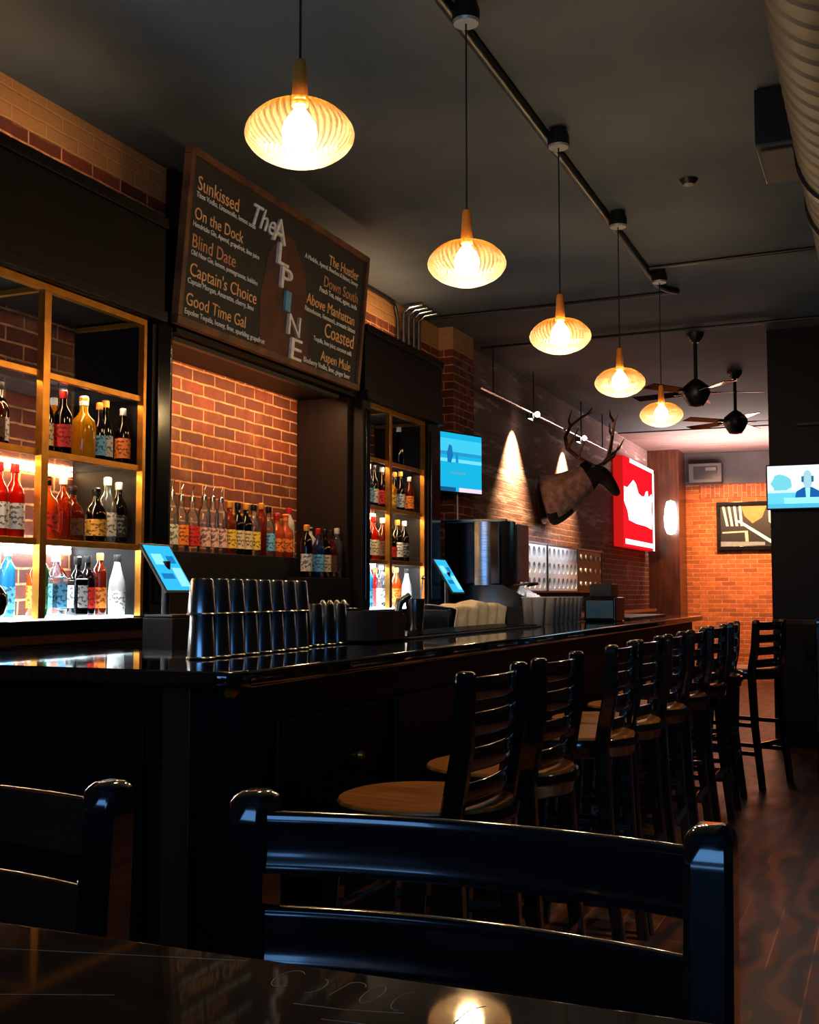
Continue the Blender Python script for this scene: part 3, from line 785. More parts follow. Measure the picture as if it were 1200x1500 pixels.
m = MB(); m.loft([(WX + .03, 6.98, 2.93), (WX + .03, 6.98, 3.3), (WX + .03, 7.04, 3.40), (WX + .03, 7.14, 3.415), (WX + .03, 7.6, 3.415), (WX + .03, 7.74, 3.40), (WX + .03, 7.8, 3.3), (WX + .03, 7.8, 2.5)], .014, 10); m.build('pipe', M['black'], t)

# ------------------------------------------------------------------ bar counter
bar = thing('bar_counter', 'long glossy black bar counter with return end', 'bar counter')
BX0, BX1, BY0 = -2.05, -1.37, 2.25
m = MB()
def Lsh(out, yr, xin):
    r = .07
    arc = [(BX1 + out - r + r * math.sin(a), BY0 - out + r - r * math.cos(a)) for a in [PI / 2 * k / 6 for k in range(7)]]
    return [(-2.93, BY0 - out)] + arc + [(BX1 + out, 9.22), (xin, 9.22), (xin, yr), (-2.93, yr)]
m.prism(Lsh(0, 3.03, BX0), 'z', 1.03, 1.07)
es = [e for e in m.bm.edges if abs(e.verts[0].co.z - e.verts[1].co.z) < 1e-6]
bmesh.ops.bevel(m.bm, geom=es, offset=.013, segments=4, profile=.5, affect='EDGES'); m.flat = True
m.build('bar_top', M['bar_top'], bar)
m = MB(); m.box(-1.9, -1.44, 2.4, 9.15, 0, 1.03); m.box(-2.93, -1.9, 2.4, 2.6, 0, 1.03)
m.build('front_panel', M['black_wood'], bar)
m = MB()
for k in range(9): m.box(-1.44, -1.425, 2.55 + k * .74, 3.17 + k * .74, .25, .93, .005)
for k in range(2): m.box(-2.3 - k * .62, -1.72 - k * .62, 2.388, 2.4, .25, .93, .005)
m.build('panel_moulding', M['black_wood'], bar)
B1(-1.655, -1.575, 2.375, 2.4, 0, 1.03, .004).build('pilaster', M['brown_wood'], bar)
m = MB(); m.box(-1.46, -1.42, 2.42, 9.15, 0, .14); m.build('kick_board', M['black_wood'], bar)
for (x, y, z, ax) in ((-1.455, 2.388, 1.012, 'y'), (-1.425, 2.98, .79, 'x'), (-1.41, 4.3, .12, 'x')):
    m = MB()
    d = Vector((0, -1, 0)) if ax == 'y' else Vector((1, 0, 0))
    p = Vector((x, y, z)); m.loft([p - d * .01, p + d * .012, p + d * .022, p + d * .034], [.008, .008, .016, .011], 16)
    m.build('brass_knob', M['brass'], bar)
# back run at the far end of the bar
t = thing('service_mat', 'dark ribbed bar mat along the inner edge of the bar', 'mat', (0, 0, 0))
m = MB(); m.box(-1.98, -1.70, 4.05, 5.85, 1.0705, 1.078, .002)
m.build('mat_base', M['black'], t)
m = MB()
for k in range(60): m.box(-1.965, -1.715, 4.07 + k * .0295, 4.078 + k * .0295, 1.0775, 1.083)
m.build('ribs', M['black_gloss'], t)
t = thing('service_mat', 'dark bar mat at the far end of the bar', 'mat')
B1(-1.98, -1.6, 7.6, 8.9, 1.0705, 1.085, .003).build('mat_base', M['black'], t)

# shaker tins on the bar
TP = [(.0, .0), (.0, 0)]
def tin_mesh(mb, z0, h, rb, rt):
    """upside-down tin: open mouth (rolled rim) at the bottom"""
    mb.lathe([(rb - .003, z0), (rb + .002, z0 + .001), (rb + .003, z0 + .004), (rb, z0 + .007), (rt, z0 + h - .006), (rt - .004, z0 + h), (0, z0 + h)], 28)
def tin_stack(x, y, label, group, n=2, mat='chrome'):
    t = thing('shaker_tin_stack', label, 'shaker tins', (x, y, 1.0705), 0, group)
    m = MB(); tin_mesh(m, 0, .142, .0385, .030); m.build('lower_tin', M[mat], t)
    if n > 1:
        m = MB(); tin_mesh(m, .118, .1, .0390, .031); m.build('upper_tin', M[mat], t)
    return t
s0 = tin_stack(-1.73, 2.66, 'stacked upturned shaker tins, nearest the bar corner', 'tall shaker tin stacks on the bar')
for k in range(1, 8):
    copy_tree(s0, f'stacked upturned shaker tins, {ORD[k]} of eight from the bar corner', (-1.73 - .004 * k, 2.66 + .085 * k, 1.0705))
s1 = tin_stack(-1.80, 3.36, 'low dark shaker tin, first past the tall stacks', 'low dark tins beside the bar caddy', 1, 'tin')
for k in range(1, 4):
    copy_tree(s1, f'low dark shaker tin, {ORD[k]} of four past the tall stacks', (-1.80, 3.36 + .09 * k, 1.0705))
# bar caddy box
t = thing('bar_caddy', 'dark grey lidless bar caddy box beside the low tins', 'caddy', (-1.78, 3.84, 1.0705))
m = MB()
for a in ((-.09, .09, -.12, -.112, 0, .112), (-.09, .09, .112, .12, 0, .112), (-.09, -.082, -.112, .112, 0, .112), (.082, .09, -.112, .112, 0, .112), (-.09, .09, -.12, .12, 0, .008)): m.box(*a)
m.build('box', M['caddy'] if 'caddy' in M else M['dark_metal'], t)
m = MB(); m.box(-.004, .004, -.112, .112, .008, .1); m.build('divider', M['black'], t)
t = thing('garnish_tray', 'small black garnish tray with lids behind the bar caddy', 'tray', (-2.0, 4.0, 1.0705))
m = MB(); m.box(-.05, .05, -.13, .13, 0, .12, .01); m.build('tray', M['black_gloss'], t)
for k in range(4):
    m = MB(); m.lathe([(0, 0), (.022, 0), (.024, .01), (.012, .02), (.006, .03), (0, .032)], 14, (0, -.09 + .06 * k, .12)); m.build('lid', M['steel'], t)
# beer-tap like tins and jigger behind the mat
t = thing('mixing_tin', 'round steel mixing tin with bar spoon behind the mat', 'mixing tin', (-2.0, 4.83, 1.0705))
m = MB(); m.lathe([(0, 0), (.03, 0), (.034, .01), (.045, .15), (.047, .152), (.043, .15)], 24, cap=False); m.build('tin', M['steel'], t)
m = MB(); m.loft([(.01, 0, .02), (.03, .02, .24)], .003, 8); m.lathe([(0, .235), (.01, .245), (0, .26)], 12, (.03, .02, 0)); m.build('bar_spoon', M['steel'], t)
t = thing('soda_gun_holster', 'black soda gun holster clipped behind the mat', 'soda gun', (-2.0, 4.62, 1.0705))
m = MB(); m.box(-.03, .03, -.03, .03, 0, .09, .008); m.build('holster', M['black'], t)
m = MB(); m.loft([(0, 0, .08), (.01, .01, .14), (.05, .03, .17)], [.017, .02, .013], 12); m.build('gun', M['steel'], t)

# towel-covered bin
t = thing('ice_bin', 'black bin behind the bar under the cream towel', 'bin', (-2.21, 6.1, 0))
B1(-.08, .08, -.5, .5, 0, 1.165, .01).build('bin', M['black_gloss'], t)
def towel():
    m = MB(); bm = m.bm; nx, ny = 26, 44; V = {}
    rnd = random.Random(4)
    for i in range(nx + 1):
        for j in range(ny + 1):
            u = -1 + 2 * i / nx; v = -.46 + .92 * j / ny
            edge = .11
            s_ = u * .24
            drop = max(0, abs(s_) - .082)
            drop_v = .25 + .6 * (.5 + .5 * math.sin(v * 9 + u * 2))
            x = max(-.09, min(.09, s_)) + (math.copysign(1, s_) * .012 * math.sin(v * 38) if drop else 0)
            z = 1.172 - drop * (.55 + .6 * drop_v) + .010 * math.sin(v * 21 + u * 5) * (1 - abs(u)) + .012 * (1 - abs(u)) * (1 + math.sin(v * 8 + 1))
            V[i, j] = bm.verts.new((x, v + .02 * math.sin(u * 5), z))
    for i in range(nx):
        for j in range(ny): bm.faces.new((V[i, j], V[i + 1, j], V[i + 1, j + 1], V[i, j + 1]))
    o = m.build('bar_towel', M['cloth'], loc=(-2.21, 6.1, 0), sharp=180)
    md = o.modifiers.new('thick', 'SOLIDIFY'); md.thickness = .004; md.offset = 1
    return o
tag(towel(), 'crumpled cream bar towel thrown over the black bin', 'towel')

# pint glasses in rows near the perforated racks, and one tumbler
def pint(x, y, label, group, up=True, h=.15):
    t = thing('pint_glass', label, 'glass', (x, y, 1.0705), 0, group)
    m = MB(); m.lathe([(0, .004), (.028, 0), (.031, .004), (.043, h), (.044, h + .001), (.041, h), (.029, .012), (0, .011)], 20); m.build('glass_body', M['glass_pint'], t)
    m = MB(); m.lathe([(.0432, h), (.0452, h + .001), (.0445, h + .004), (.0425, h + .003)], 20, cap=False); m.build('rim', M['white_metal'], t)
    return t
pint(-1.755, 5.98, 'clear tumbler standing alone near the bar mat', 'bar glasses')
g0 = None
names = []
for r in range(2):
    for k in range(7):
        lab = f'clear pint glass, {ORD[k]} along the {"front" if r == 0 else "back"} row before the menu caddy'
        x, y = -1.80 - .12 * r, 6.35 + .1 * k
        if g0 is None: g0 = pint(x, y, lab, 'pint glasses in two rows on the bar')
        else: copy_tree(g0, lab, (x, y, 1.0705), None, 'pint glasses in two rows on the bar')
t = thing('napkin_caddy', 'black napkin caddy with blue picture side on the bar', 'caddy', (-1.68, 7.12, 1.0705))
B1(-.10, .10, -.05, .22, 0, .15, .01).build('box', M['black_gloss'], t)
B1(-.085, .085, -.055, -.0505, .02, .13).build('picture_panel', surf('blue picture', lin((.15, .42, .58)), lin((.35, .42, .45)), rough=.3, scale=18), t)
B1(-.07, .07, -.02, .18, .15, .235, .008).build('napkin_block', M['black'], t)

# ------------------------------------------------------------------ POS screens
M['scr'] = emit('blue screen', lin((.20, .72, .92)), 1.15)
M['scr2'] = emit('pale screen block', lin((.55, .88, .97)), 1.2)
M['scr3'] = emit('deep blue screen block', lin((.12, .50, .76)), 1.0)
def pos(label, x, y, w, zb, zt, base_z):
    t = thing('order_screen', label, 'screen', (x, y, base_z))
    h = math.hypot(zt - zb, .14); lean = math.atan2(.12, zt - zb)
    b = B1(-.012, 0, -w / 2 - .012, w / 2 + .012, 0, h + .024, .004).build('bezel', M['black'], t, (.06, 0, zb - base_z - .012), (0, -lean, 0))
    m = MB(); m.mi = 0; m.box(.0, .002, -w / 2, w / 2, .012, h + .012)
    m.mi = 1; m.box(.002, .0026, -w * .4, -w * .02, h * .62, h * .86); m.box(.002, .0026, w * .12, w * .46, .03, h * .55)
    m.mi = 2; m.box(.002, .0026, -w * .4, w * .05, h * .3, h * .42); m.box(.002, .0026, w * .12, w * .4, h * .65, h * .82)
    m.build('display', [M['scr'], M['scr2'], M['scr3']], b)
    m = MB(); m.box(-.07, .07, -.08, .08, 0, .012, .003); m.loft([(-.02, 0, .01), (-.02, 0, zb - base_z + .12)], .018, 12); m.build('stand', M['black'], t)
    return t
pos('small blue order screen on the back bar behind the tall tins', -2.80, 4.06, .19, 1.262, 1.44, 1.147)
pos('small blue order screen in front of the black ice dispenser', -2.52, 6.66, .19, 1.255, 1.445, 1.147)
t = thing('terminal_stand', 'slim black stand carrying the nearer order screen', 'stand', (-2.8, 4.06, 0)); B1(-.075, .075, -.085, .085, 0, 1.145, .004).build('cabinet', M['black_wood'], t)
t = thing('terminal_stand', 'slim black stand carrying the farther order screen', 'stand', (-2.52, 6.66, 0)); B1(-.075, .075, -.085, .085, 0, 1.145, .004).build('cabinet', M['black_wood'], t)

# ------------------------------------------------------------------ dispenser
M['blue_panel'] = surf('painted blue reflection', lin((.10, .36, .52)), lin((.07, .22, .34)), rough=.25, scale=2)  # blue reflection put into the side panel's own colour
t = thing('ice_dispenser', 'black and steel ice dispenser with curved steel corner on the back bar', 'appliance', (0, 0, 0))
m = MB(); m.box(-3.05, -2.62, 7.93, 8.45, 1.31, 1.77, .01); m.build('housing', M['black_gloss'], t)
m = MB()
m.prism([(-2.80 + .24 * math.cos(a), 7.90 + .24 + .24 * math.sin(a)) for a in [-PI / 2 + PI / 2 * k / 14 for k in range(15)]] + [(-2.62, 8.14), (-2.62, 7.99), (-2.80, 7.932)], 'z', 1.305, 1.775)
m.build('curved_corner', M['steel'], t)
m = MB(); m.box(-3.06, -2.555, 7.89, 7.93, 1.768, 1.785, .003); m.build('top_trim', M['steel'], t)
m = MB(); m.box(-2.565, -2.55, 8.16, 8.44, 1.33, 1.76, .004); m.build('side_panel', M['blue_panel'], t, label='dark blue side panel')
m = MB(); m.box(-3.02, -2.95, 7.98, 8.4, 1.146, 1.31); m.hexa([(-2.95, 7.98, 1.146), (-2.30, 7.98, 1.146), (-2.30, 8.4, 1.146), (-2.95, 8.4, 1.146), (-2.95, 7.98, 1.31), (-2.62, 7.98, 1.31), (-2.62, 8.4, 1.31), (-2.95, 8.4, 1.31)]); m.build('base', M['black_gloss'], t)
m = MB(); m.loft([(-2.55, 8.05, 1.30), (-2.45, 8.1, 1.315), (-2.42, 8.22, 1.32), (-2.45, 8.34, 1.315), (-2.55, 8.4, 1.30)], .008, 8); m.build('chute_ring', M['steel'], t)
t = thing('machine_stand', 'black stand in front of the back bar under the ice dispenser', 'stand'); B1(-2.945, -2.28, 7.9, 8.6, 0, 1.145, .005).build('cabinet', M['black_wood'], t)

# ------------------------------------------------------------------ perforated racks on the wall
def rack(label, y0, y1, mat, holes, nr, nc, solid=False):
    t = thing('perforated_rack', label, 'rack', (0, 0, 0))
    z0, z1 = 1.27, 1.745
    x0, x1 = WX + .003, WX + .08
    m = MB(); bm = m.bm
    if not solid:
        cw, chh = (y1 - y0) / nc, (z1 - z0) / nr
        for r in range(nr):
            for c in range(nc):
                cy, cz = y0 + (c + .5) * cw, z0 + (r + .5) * chh
                n = 12
                outer = []; inner = []
                for k in range(n):
                    a = 2 * PI * k / n + PI / n
                    ux, uy = math.cos(a), math.sin(a); q = 1 / max(abs(ux), abs(uy))
                    outer.append((cy + ux * q * cw / 2, cz + uy * q * chh / 2)); inner.append((cy + ux * cw * .30, cz + uy * chh * .36))
                vo = [bm.verts.new((x1, *p)) for p in outer]; vi = [bm.verts.new((x1, *p)) for p in inner]; vb = [bm.verts.new((x1 - .03, *p)) for p in inner]
                for k in range(n):
                    j = (k + 1) % n
                    bm.faces.new((vo[k], vo[j], vi[j], vi[k])); bm.faces.new((vi[k], vi[j], vb[j], vb[k]))
        m.build('perforated_face', M[mat], t)
    else:
        m.box(x1 - .02, x1, y0, y1, z0, z1); m.build('perforated_face', M[mat], t)
        for r in range(nr):
            for c in range(nc):
                q = MB(); cy, cz = y0 + (c + .5) * (y1 - y0) / nc, z0 + (r + .5) * (z1 - z0) / nr
                q.loft([(x1, cy, cz), (x1 + .012, cy, cz)], .03, 10); q.build('peg', M['white_metal'], t)
    B1(x0, x1 - .032, y0, y1, z0, z1).build('backing', M['black'], t)
    m = MB(); m.box(x0, x1 + .01, y0 - .012, y0, z0 - .02, z1 + .02); m.box(x0, x1 + .01, y1, y1 + .012, z0 - .02, z1 + .02); m.box(x0, x1 + .01, y0, y1, z1, z1 + .02); m.box(x0, x1 + .01, y0, y1, z0 - .02, z0)
    m.build('frame', M['black'] if mat != 'white_metal' else M['dark_metal'], t)
rack('white perforated wall rack half behind the ice dispenser', 10.55, 11.62, 'white_metal', 1, 3, 6)
rack('white perforated wall rack in the middle of three', 11.66, 12.90, 'white_metal', 1, 3, 7)
rack('brown wall rack with white pegs, farthest of three', 12.94, 14.1, 'rack_brown', 0, 3, 5, True)

# back counter continues
t = thing('back_bar_counter', 'lower far stretch of black back bar under the wall racks', 'counter')
B1(WX + .003, -2.9, 8.74, 15.5, 1.0, 1.04, .006).build('counter_top', M['black_gloss'], t)
B1(WX + .003, -2.95, 8.74, 15.5, 0, 1.0).build('cabinet_base', M['black_wood'], t)

# ------------------------------------------------------------------ televisions
def tv(label, w, h, loc, rz, pic):
    t = thing('wall_tv', label, 'television', loc, rz)
    B1(-w / 2, w / 2, .0, .05, 0, h, .008).build('casing', M['black'], t)
    s = MB(); mats = []
    def sh(col, st, poly, d):
        s.mi = len(mats); mats.append(emit('screen colour', lin(col), st)); s.prism([(p[0] * (w / 2 - .012), .012 + p[1] * (h - .024)) for p in poly], 'y', -.001 - d * .0006, 0)
    for a in pic: sh(*a)
    s.build('display', mats, t)
    m = MB(); m.box(-.09, .09, .05, .075, h * .3, h * .7); m.loft([(0, .07, h * .5), (0, .16, h * .5)], .02, 10); m.build('mount', M['dark_metal'], t)
    return t
R_ = lambda x0, x1, y0, y1: [(x0, y0), (x1, y0), (x1, y1), (x0, y1)]
dirv = Vector((.18, .5, 0)).normalized(); right = Vector((-3.06, 8.83, 0)); W1 = .84
ctr = right - dirv * W1 / 2
tv('wall television showing a bright blue ball game beside the brick pier', W1, .49, (ctr.x, ctr.y, 2.04), math.atan2(dirv.y, dirv.x),
   [((.10, .70, .88), 1.05, R_(-1, 1, 0, 1), 1), ((.25, .78, .92), 1.1, R_(-1, 1, .68, .9), 2), ((.16, .60, .82), 1., R_(-1, 1, .62, .68), 2),
    ((.45, .85, .95), 1.1, R_(-1, 1, .5, .56), 2), ((.10, .46, .72), 1., [(-.05, .5), (.05, .48), (.12, .62), (.08, .78), (0, .8), (-.06, .66)], 3),
    ((.12, .55, .78), 1., [(.2, .5), (.28, .5), (.26, .66), (.2, .66)], 3), ((.90, .80, .88), 1.2, R_(.3, 1, .0, .07), 3), ((.10, .35, .55), 1., R_(-1, .2, .0, .07), 3),
    ((.3, .7, .82), 1., R_(.05, .5, .3, .34), 3)])
head = [(-.02 + .12 * math.cos(2 * PI * k / 20), .66 + .22 * math.sin(2 * PI * k / 20)) for k in range(20)]
tree = [(-.66 + .25 * math.cos(2 * PI * k / 14) * (1 + .12 * math.sin(k * 3)), .58 + .22 * math.sin(2 * PI * k / 14) * (1 + .1 * math.cos(k * 5))) for k in range(14)]
tv('television on the dark partition showing a presenter in headphones', .66, .37, (-.59, 9.76, 1.925), 0,
   [((.85, .97, 1.), 1.5, R_(-1, 1, 0, 1), 1), ((.45, .80, .86), 1.2, tree, 2), ((.40, .80, .90), 1.2, R_(-1, 1, .0, .38), 2), ((.75, .93, .97), 1.3, R_(-1, 1, .36, .42), 3),
    ((.10, .38, .66), 1.1, [(-.36, .14), (-.30, .38), (-.12, .48), (.08, .48), (.3, .36), (.4, .14)], 4), ((.62, .80, .86), 1.2, head, 5), ((.20, .45, .55), 1., [(-.17, .6), (-.11, .6), (-.11, .74), (-.17, .74)], 6),
    ((.20, .45, .55), 1., [(.07, .6), (.13, .6), (.13, .74), (.07, .74)], 6), ((.60, .88, .95), 1.3, [(-.06, .14), (.02, .14), (.04, .46), (-.08, .46)], 6), ((.55, .9, .97), 1.4, R_(-.6, 1, .1, .24), 7), ((.30, .72, .86), 1.2, R_(-1, 1, 0, .1), 7)])
t = thing('power_cord', 'thin white power cord hanging below the wall television', 'cord', (0, 0, 0))
m = MB(); m.loft([(-3.2, 8.62, 2.12), (-3.2, 8.62, 1.9), (-3.19, 8.6, 1.72)], .006, 8); m.build('cord', M['white_metal'], t)
t = thing('tv_bracket', 'black bracket arm above the partition television', 'bracket', (-.45, 9.8, 2.35))
m = MB(); m.box(-.03, .03, -.02, .06, 0, .55, .004); m.box(-.22, .2, -.04, .06, .26, .28); m.box(-.02, .12, -.1, .06, .55, .66, .01); m.build('arm', M['dark_metal'], t)
m = MB(); m.lathe([(0, .01), (.02, .02), (.026, .05), (.018, .09), (0, .1)], 14, (.0, -.06, 0)); m.build('clip_light', emit('small warm lamp', (1, .6, .35), 1.6), t)

# ------------------------------------------------------------------ red sign
sg = thing('illuminated_sign', 'red illuminated box sign with jagged white emblem on the brick wall', 'sign', (0, 0, 0))
sy0, sy1, sz0, sz1, sx = 15.15, 17.3, 1.87, 3.09, -3.26
B1(WX + .003, sx - .004, sy0, sy1, sz0, sz1, .01).build('box', emit('red lit sides', (.75, .012, .01), .75), sg)
B1(sx - .004, sx, sy0, sy1, sz0, sz1).build('red_face', emit('red lit face', (.95, .010, .02), 1.05), sg)
w_, h_ = sy1 - sy0, sz1 - sz0
pp = lambda u, v: (sy0 + u * w_, sz0 + v * h_)
m = MB(); q = emit('white lit emblem', (1, 1, .98), 2.2)
m.prism([pp(*p) for p in ((.02, .50), (.02, .66), (.12, .66), (.22, .72), (.3, .77), (.38, .74), (.46, .64), (.56, .62), (.66, .63), (.72, .70), (.77, .71), (.79, .64), (.85, .66), (.9, .69), (.93, .66), (.9, .5), (.92, .40), (.9, .26), (.7, .28), (.4, .28), (.16, .30), (.12, .40))], 'x', sx, sx + .004)
m.build('emblem', q, sg)
m = MB()
m.prism([pp(.20, .955), pp(.985, .955), pp(.985, 1.), pp(.20, 1.)], 'x', sx, sx + .004); m.prism([pp(.95, .0), pp(1, .0), pp(1, .955), pp(.95, .955)], 'x', sx, sx + .004)
m.prism([pp(.05, .03), pp(.95, .03), pp(.95, .085), pp(.05, .085)], 'x', sx, sx + .004); m.build('white_border', q, sg)

# ------------------------------------------------------------------ wall track lights
t = thing('track_rail', 'slim steel track rail along the old brick wall', 'track rail', (0, 0, 0))
m = MB(); m.loft([(-3.22, 9.25, 3.02), (-3.22, 14.0, 3.02)], .012, 8); m.build('rail', M['steel'], t)
for y in (9.6, 10.85, 12.75, 13.8):
    m = MB(); m.loft([(-3.22, y, 3.02), (-3.22, y, H - .001)], .007, 8); m.build('hanger', M['dark_metal'], t)
M['spot_face'] = emit('spot lens', (1., .86, .62), 18.)
for lab, y in (('steel track spotlight nearer the wall television', 10.72), ('steel track spotlight above the elk', 12.6)):
    t = thing('track_spotlight', lab, 'spotlight', (-3.22, y, 3.02))
    m = MB(); m.loft([(.0, 0, -.016), (.0, .0, -.07)], [.035, .04], 16); m.build('can', M['steel'], t)
    m = MB(); m.loft([(0, 0, -.0705), (-.001, 0, -.073)], .034, 16); m.build('lens', M['spot_face'], t)
    m = MB(); m.lathe([(0, -.03), (.02, -.02), (.03, 0), (.02, .02), (0, .03)], 14, (.06, .06, -.02)); m.build('side_lamp', M['spot_face'], t)
    lamp('spot', 'SPOT', (-3.25, y, 2.93), 760, (1, .55, .25), (0, math.radians(16), 0), spot_size=math.radians(84), spot_blend=1., shadow_soft_size=.02)

# ------------------------------------------------------------------ elk mount
def elk():
    t = thing('elk_mount', 'mounted elk head with branching antlers on the brick wall', 'taxidermy mount', (0, 0, 0))
    ctr = [(-3.39, 11.72, 2.21), (-3.30, 11.74, 2.23), (-3.18, 11.78, 2.29), (-3.05, 11.82, 2.38), (-2.94, 11.86, 2.46), (-2.86, 11.90, 2.505), (-2.79, 11.95, 2.50), (-2.73, 11.99, 2.42), (-2.675, 12.02, 2.33), (-2.64, 12.04, 2.28)]
    rad = [(.30, .29), (.29, .28), (.24, .24), (.18, .19), (.14, .15), (.115, .12), (.095, .10), (.07, .07), (.056, .052), (.03, .03)]
    # dense the curve
    m = MB(); m.loft(ctr, rad, 20)
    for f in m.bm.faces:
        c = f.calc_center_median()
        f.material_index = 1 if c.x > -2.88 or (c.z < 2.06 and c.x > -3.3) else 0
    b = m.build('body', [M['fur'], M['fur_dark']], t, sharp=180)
    md = b.modifiers.new('smooth', 'SUBSURF'); md.levels = 1; md.render_levels = 2
    m = MB(); m.prism([(11.46 + .2 * math.cos(a), 2.19 + .24 * math.sin(a)) for a in [2 * PI * k / 24 for k in range(24)]], 'x', WX + .003, WX + .03)
    m.build('wood_plaque', M['brown_wood'], t, (0, .25, .02))
    beams = {-1: [(-2.88, 11.86, 2.59), (-3.0, 11.80, 2.66), (-3.14, 11.84, 2.78), (-3.2, 11.98, 2.92), (-3.18, 12.12, 3.06), (-3.08, 12.22, 3.17), (-2.94, 12.2, 3.22)],
             1: [(-2.85, 11.98, 2.59), (-2.84, 12.2, 2.64), (-2.86, 12.5, 2.74), (-2.88, 12.74, 2.88), (-2.88, 12.84, 3.03), (-2.84, 12.78, 3.17), (-2.76, 12.62, 3.24)]}
    tines = {-1: [(1, (-2.95, 11.62, 2.70), (-2.88, 11.56, 2.82)), (2, (-3.04, 11.72, 2.88), (-2.98, 11.70, 2.98)), (4, (-3.22, 12.2, 3.14), (-3.2, 12.26, 3.26)), (5, (-3.04, 12.34, 3.22), (-3.0, 12.4, 3.30))],
             1: [(1, (-2.72, 12.2, 2.72), (-2.66, 12.16, 2.84)), (2, (-2.74, 12.52, 2.84), (-2.68, 12.54, 2.95)), (4, (-2.94, 12.98, 3.1), (-2.96, 13.06, 3.22)), (5, (-2.9, 12.84, 3.26), (-2.92, 12.9, 3.34))]}
    for sgn in (-1, 1):
        hy = 11.92
        m = MB(); m.loft([(-2.88, hy + sgn * .08, 2.56), (-2.93, hy + sgn * .17, 2.585), (-2.96, hy + sgn * .26, 2.58)], [(.02, .03), (.03, .05), (.006, .01)], 10); m.build('ear', M['fur_dark'], t)
        m = MB(); m.lathe([(0, -.016), (.012, -.011), (.016, 0), (.012, .011), (0, .016)], 12, (-2.78 + (.03 if sgn < 0 else -.03), 11.955 + sgn * .09, 2.515)); m.build('eye', M['black_gloss'], t)
        m = MB(); bm_ = beams[sgn]
        m.loft(bm_, [.026, .025, .023, .022, .019, .014, .005], 10)
        for i, mid, en in tines[sgn]: m.loft([bm_[i], mid, en], [.018, .013, .004], 8)
        m.build('antler', M['antler'], t)
elk()

# ------------------------------------------------------------------ far wall details
t = thing('framed_picture', 'large black framed photograph of a bartender at work on the far brick', 'picture', (0, 0, 0))
px0, px1, pz0, pz1, py = -2.46, -1.15, 1.90, 2.645, YF - .06
m = MB()
for a in ((px0, px1, pz0, pz0 + .06), (px0, px1, pz1 - .06, pz1), (px0, px0 + .06, pz0 + .06, pz1 - .06), (px1 - .06, px1, pz0 + .06, pz1 - .06)): m.box(a[0], a[1], py, py + .05, a[2], a[3], .006)
m.build('frame', M['black_gloss'], t)
s = MB(); mats = []
def pic(col, poly, d):
    s.mi = len(mats); mats.append(surf('photo ink', lin(col), tuple(v * .8 for v in lin(col)), rough=.4, scale=12))
    s.prism([(px0 + .06 + u * (px1 - px0 - .12), pz0 + .06 + v * (pz1 - pz0 - .12)) for u, v in poly], 'y', py + .03 - d * .001, py + .036)
pic((.10, .09, .09), R_(0, 1, 0, 1), 0)
for k in range(4): pic((.85, .82, .78), [(.02 + k * .07, 1), (.05 + k * .07, 1), (.10 + k * .06, .5), (.07 + k * .06, .5)], 1)
pic((.72, .42, .22), [(.26, 1), (.58, 1), (.52, .7), (.40, .56), (.30, .75)], 2)
pic((.78, .70, .72), [(.6, 1), (1, 1), (1, .3), (.72, .35), (.6, .6)], 2); pic((.6, .45, .47), [(.66, .8), (1, .75), (1, .66), (.68, .7)], 3); pic((.6, .45, .47), [(.68, .62), (1, .58), (1, .5), (.7, .53)], 3)
pic((.92, .92, .9), [(.20, .62), (.24, .64), (.70, .06), (.66, .02)], 4)
pic((.75, .42, .2), [(.62, .0), (.9, .0), (.86, .22), (.68, .16)], 5); pic((.85, .85, .86), [(.62, .42), (.80, .44), (.78, .24), (.66, .26)], 4)
pic((.45, .48, .5), [(0, .0), (.55, .02), (.55, .10), (0, .12)], 2); pic((.62, .6, .55), [(.02, .36), (.3, .38), (.3, .34), (.02, .32)], 2); pic((.62, .6, .55), [(.3, .38), (.34, .38), (.35, .1), (.31, .1)], 2)
s.build('photograph', mats, t)
t = thing('wall_vent', 'dark grey wall vent unit above the far brick', 'air vent', (0, 0, 0))
B1(-2.84, -2.34, YF - .28, YF - .052, 2.94, 3.24, .015).build('casing', M['grey_paint'], t)
B1(-2.76, -2.40, YF - .285, YF - .279, 2.99, 3.19).build('grille', M['black'], t)
B1(-2.58, -2.42, YF - .29, YF - .285, 3.12, 3.17).build('display_plate', M['steel'], t)
t = thing('wall_sconce', 'bright white sconce on the brown corner pilaster', 'sconce', (-3.03, 17.53, 2.12))
M['sconce'] = emit('sconce glow', (1., .95, .86), 14.)
m = MB(); m.lathe([(0, 0), (.06, .02), (.095, .12), (.1, .26), (.085, .40), (.06, .50), (0, .52)], 20); m.build('lamp_shade', M['sconce'], t, (0, -.12, 0))
m = MB(); m.box(-.03, .03, -.05, .015, .2, .3, .005); m.build('bracket', M['brass'], t)

# ------------------------------------------------------------------ ceiling duct, speaker, fans
t = thing('spiral_duct', 'fat grey spiral duct hung along the ceiling', 'duct', (0, 0, 0))
prof = []
m = MB(); pts = []; rr = []
y = 1.2
dx, dz, R0 = -.06, 3.10, .25
k = 0
while y < 9.84:
    ph = (y * 8.) % 1.
    pts.append((dx, y, dz)); rr.append(R0 + (.008 if ph < .12 else 0.)); y += .0155
m.loft(pts, rr, 40); m.build('pipe', M['duct'], t, sharp=25)
for yy in (5.0, 5.62):
    m = MB(); m.loft([(dx, yy, dz), (dx, yy + .002, dz), (dx, yy + .06, dz), (dx, yy + .062, dz)], [.25, .268, .268, .25], 40); m.build('collar', M['dark_metal'], t)
for yy in (3.2, 6.6, 9.2):
    m = MB(); m.loft([(dx, yy, dz + .26), (dx, yy, H)], .006, 8); m.build('hanger', M['dark_metal'], t)
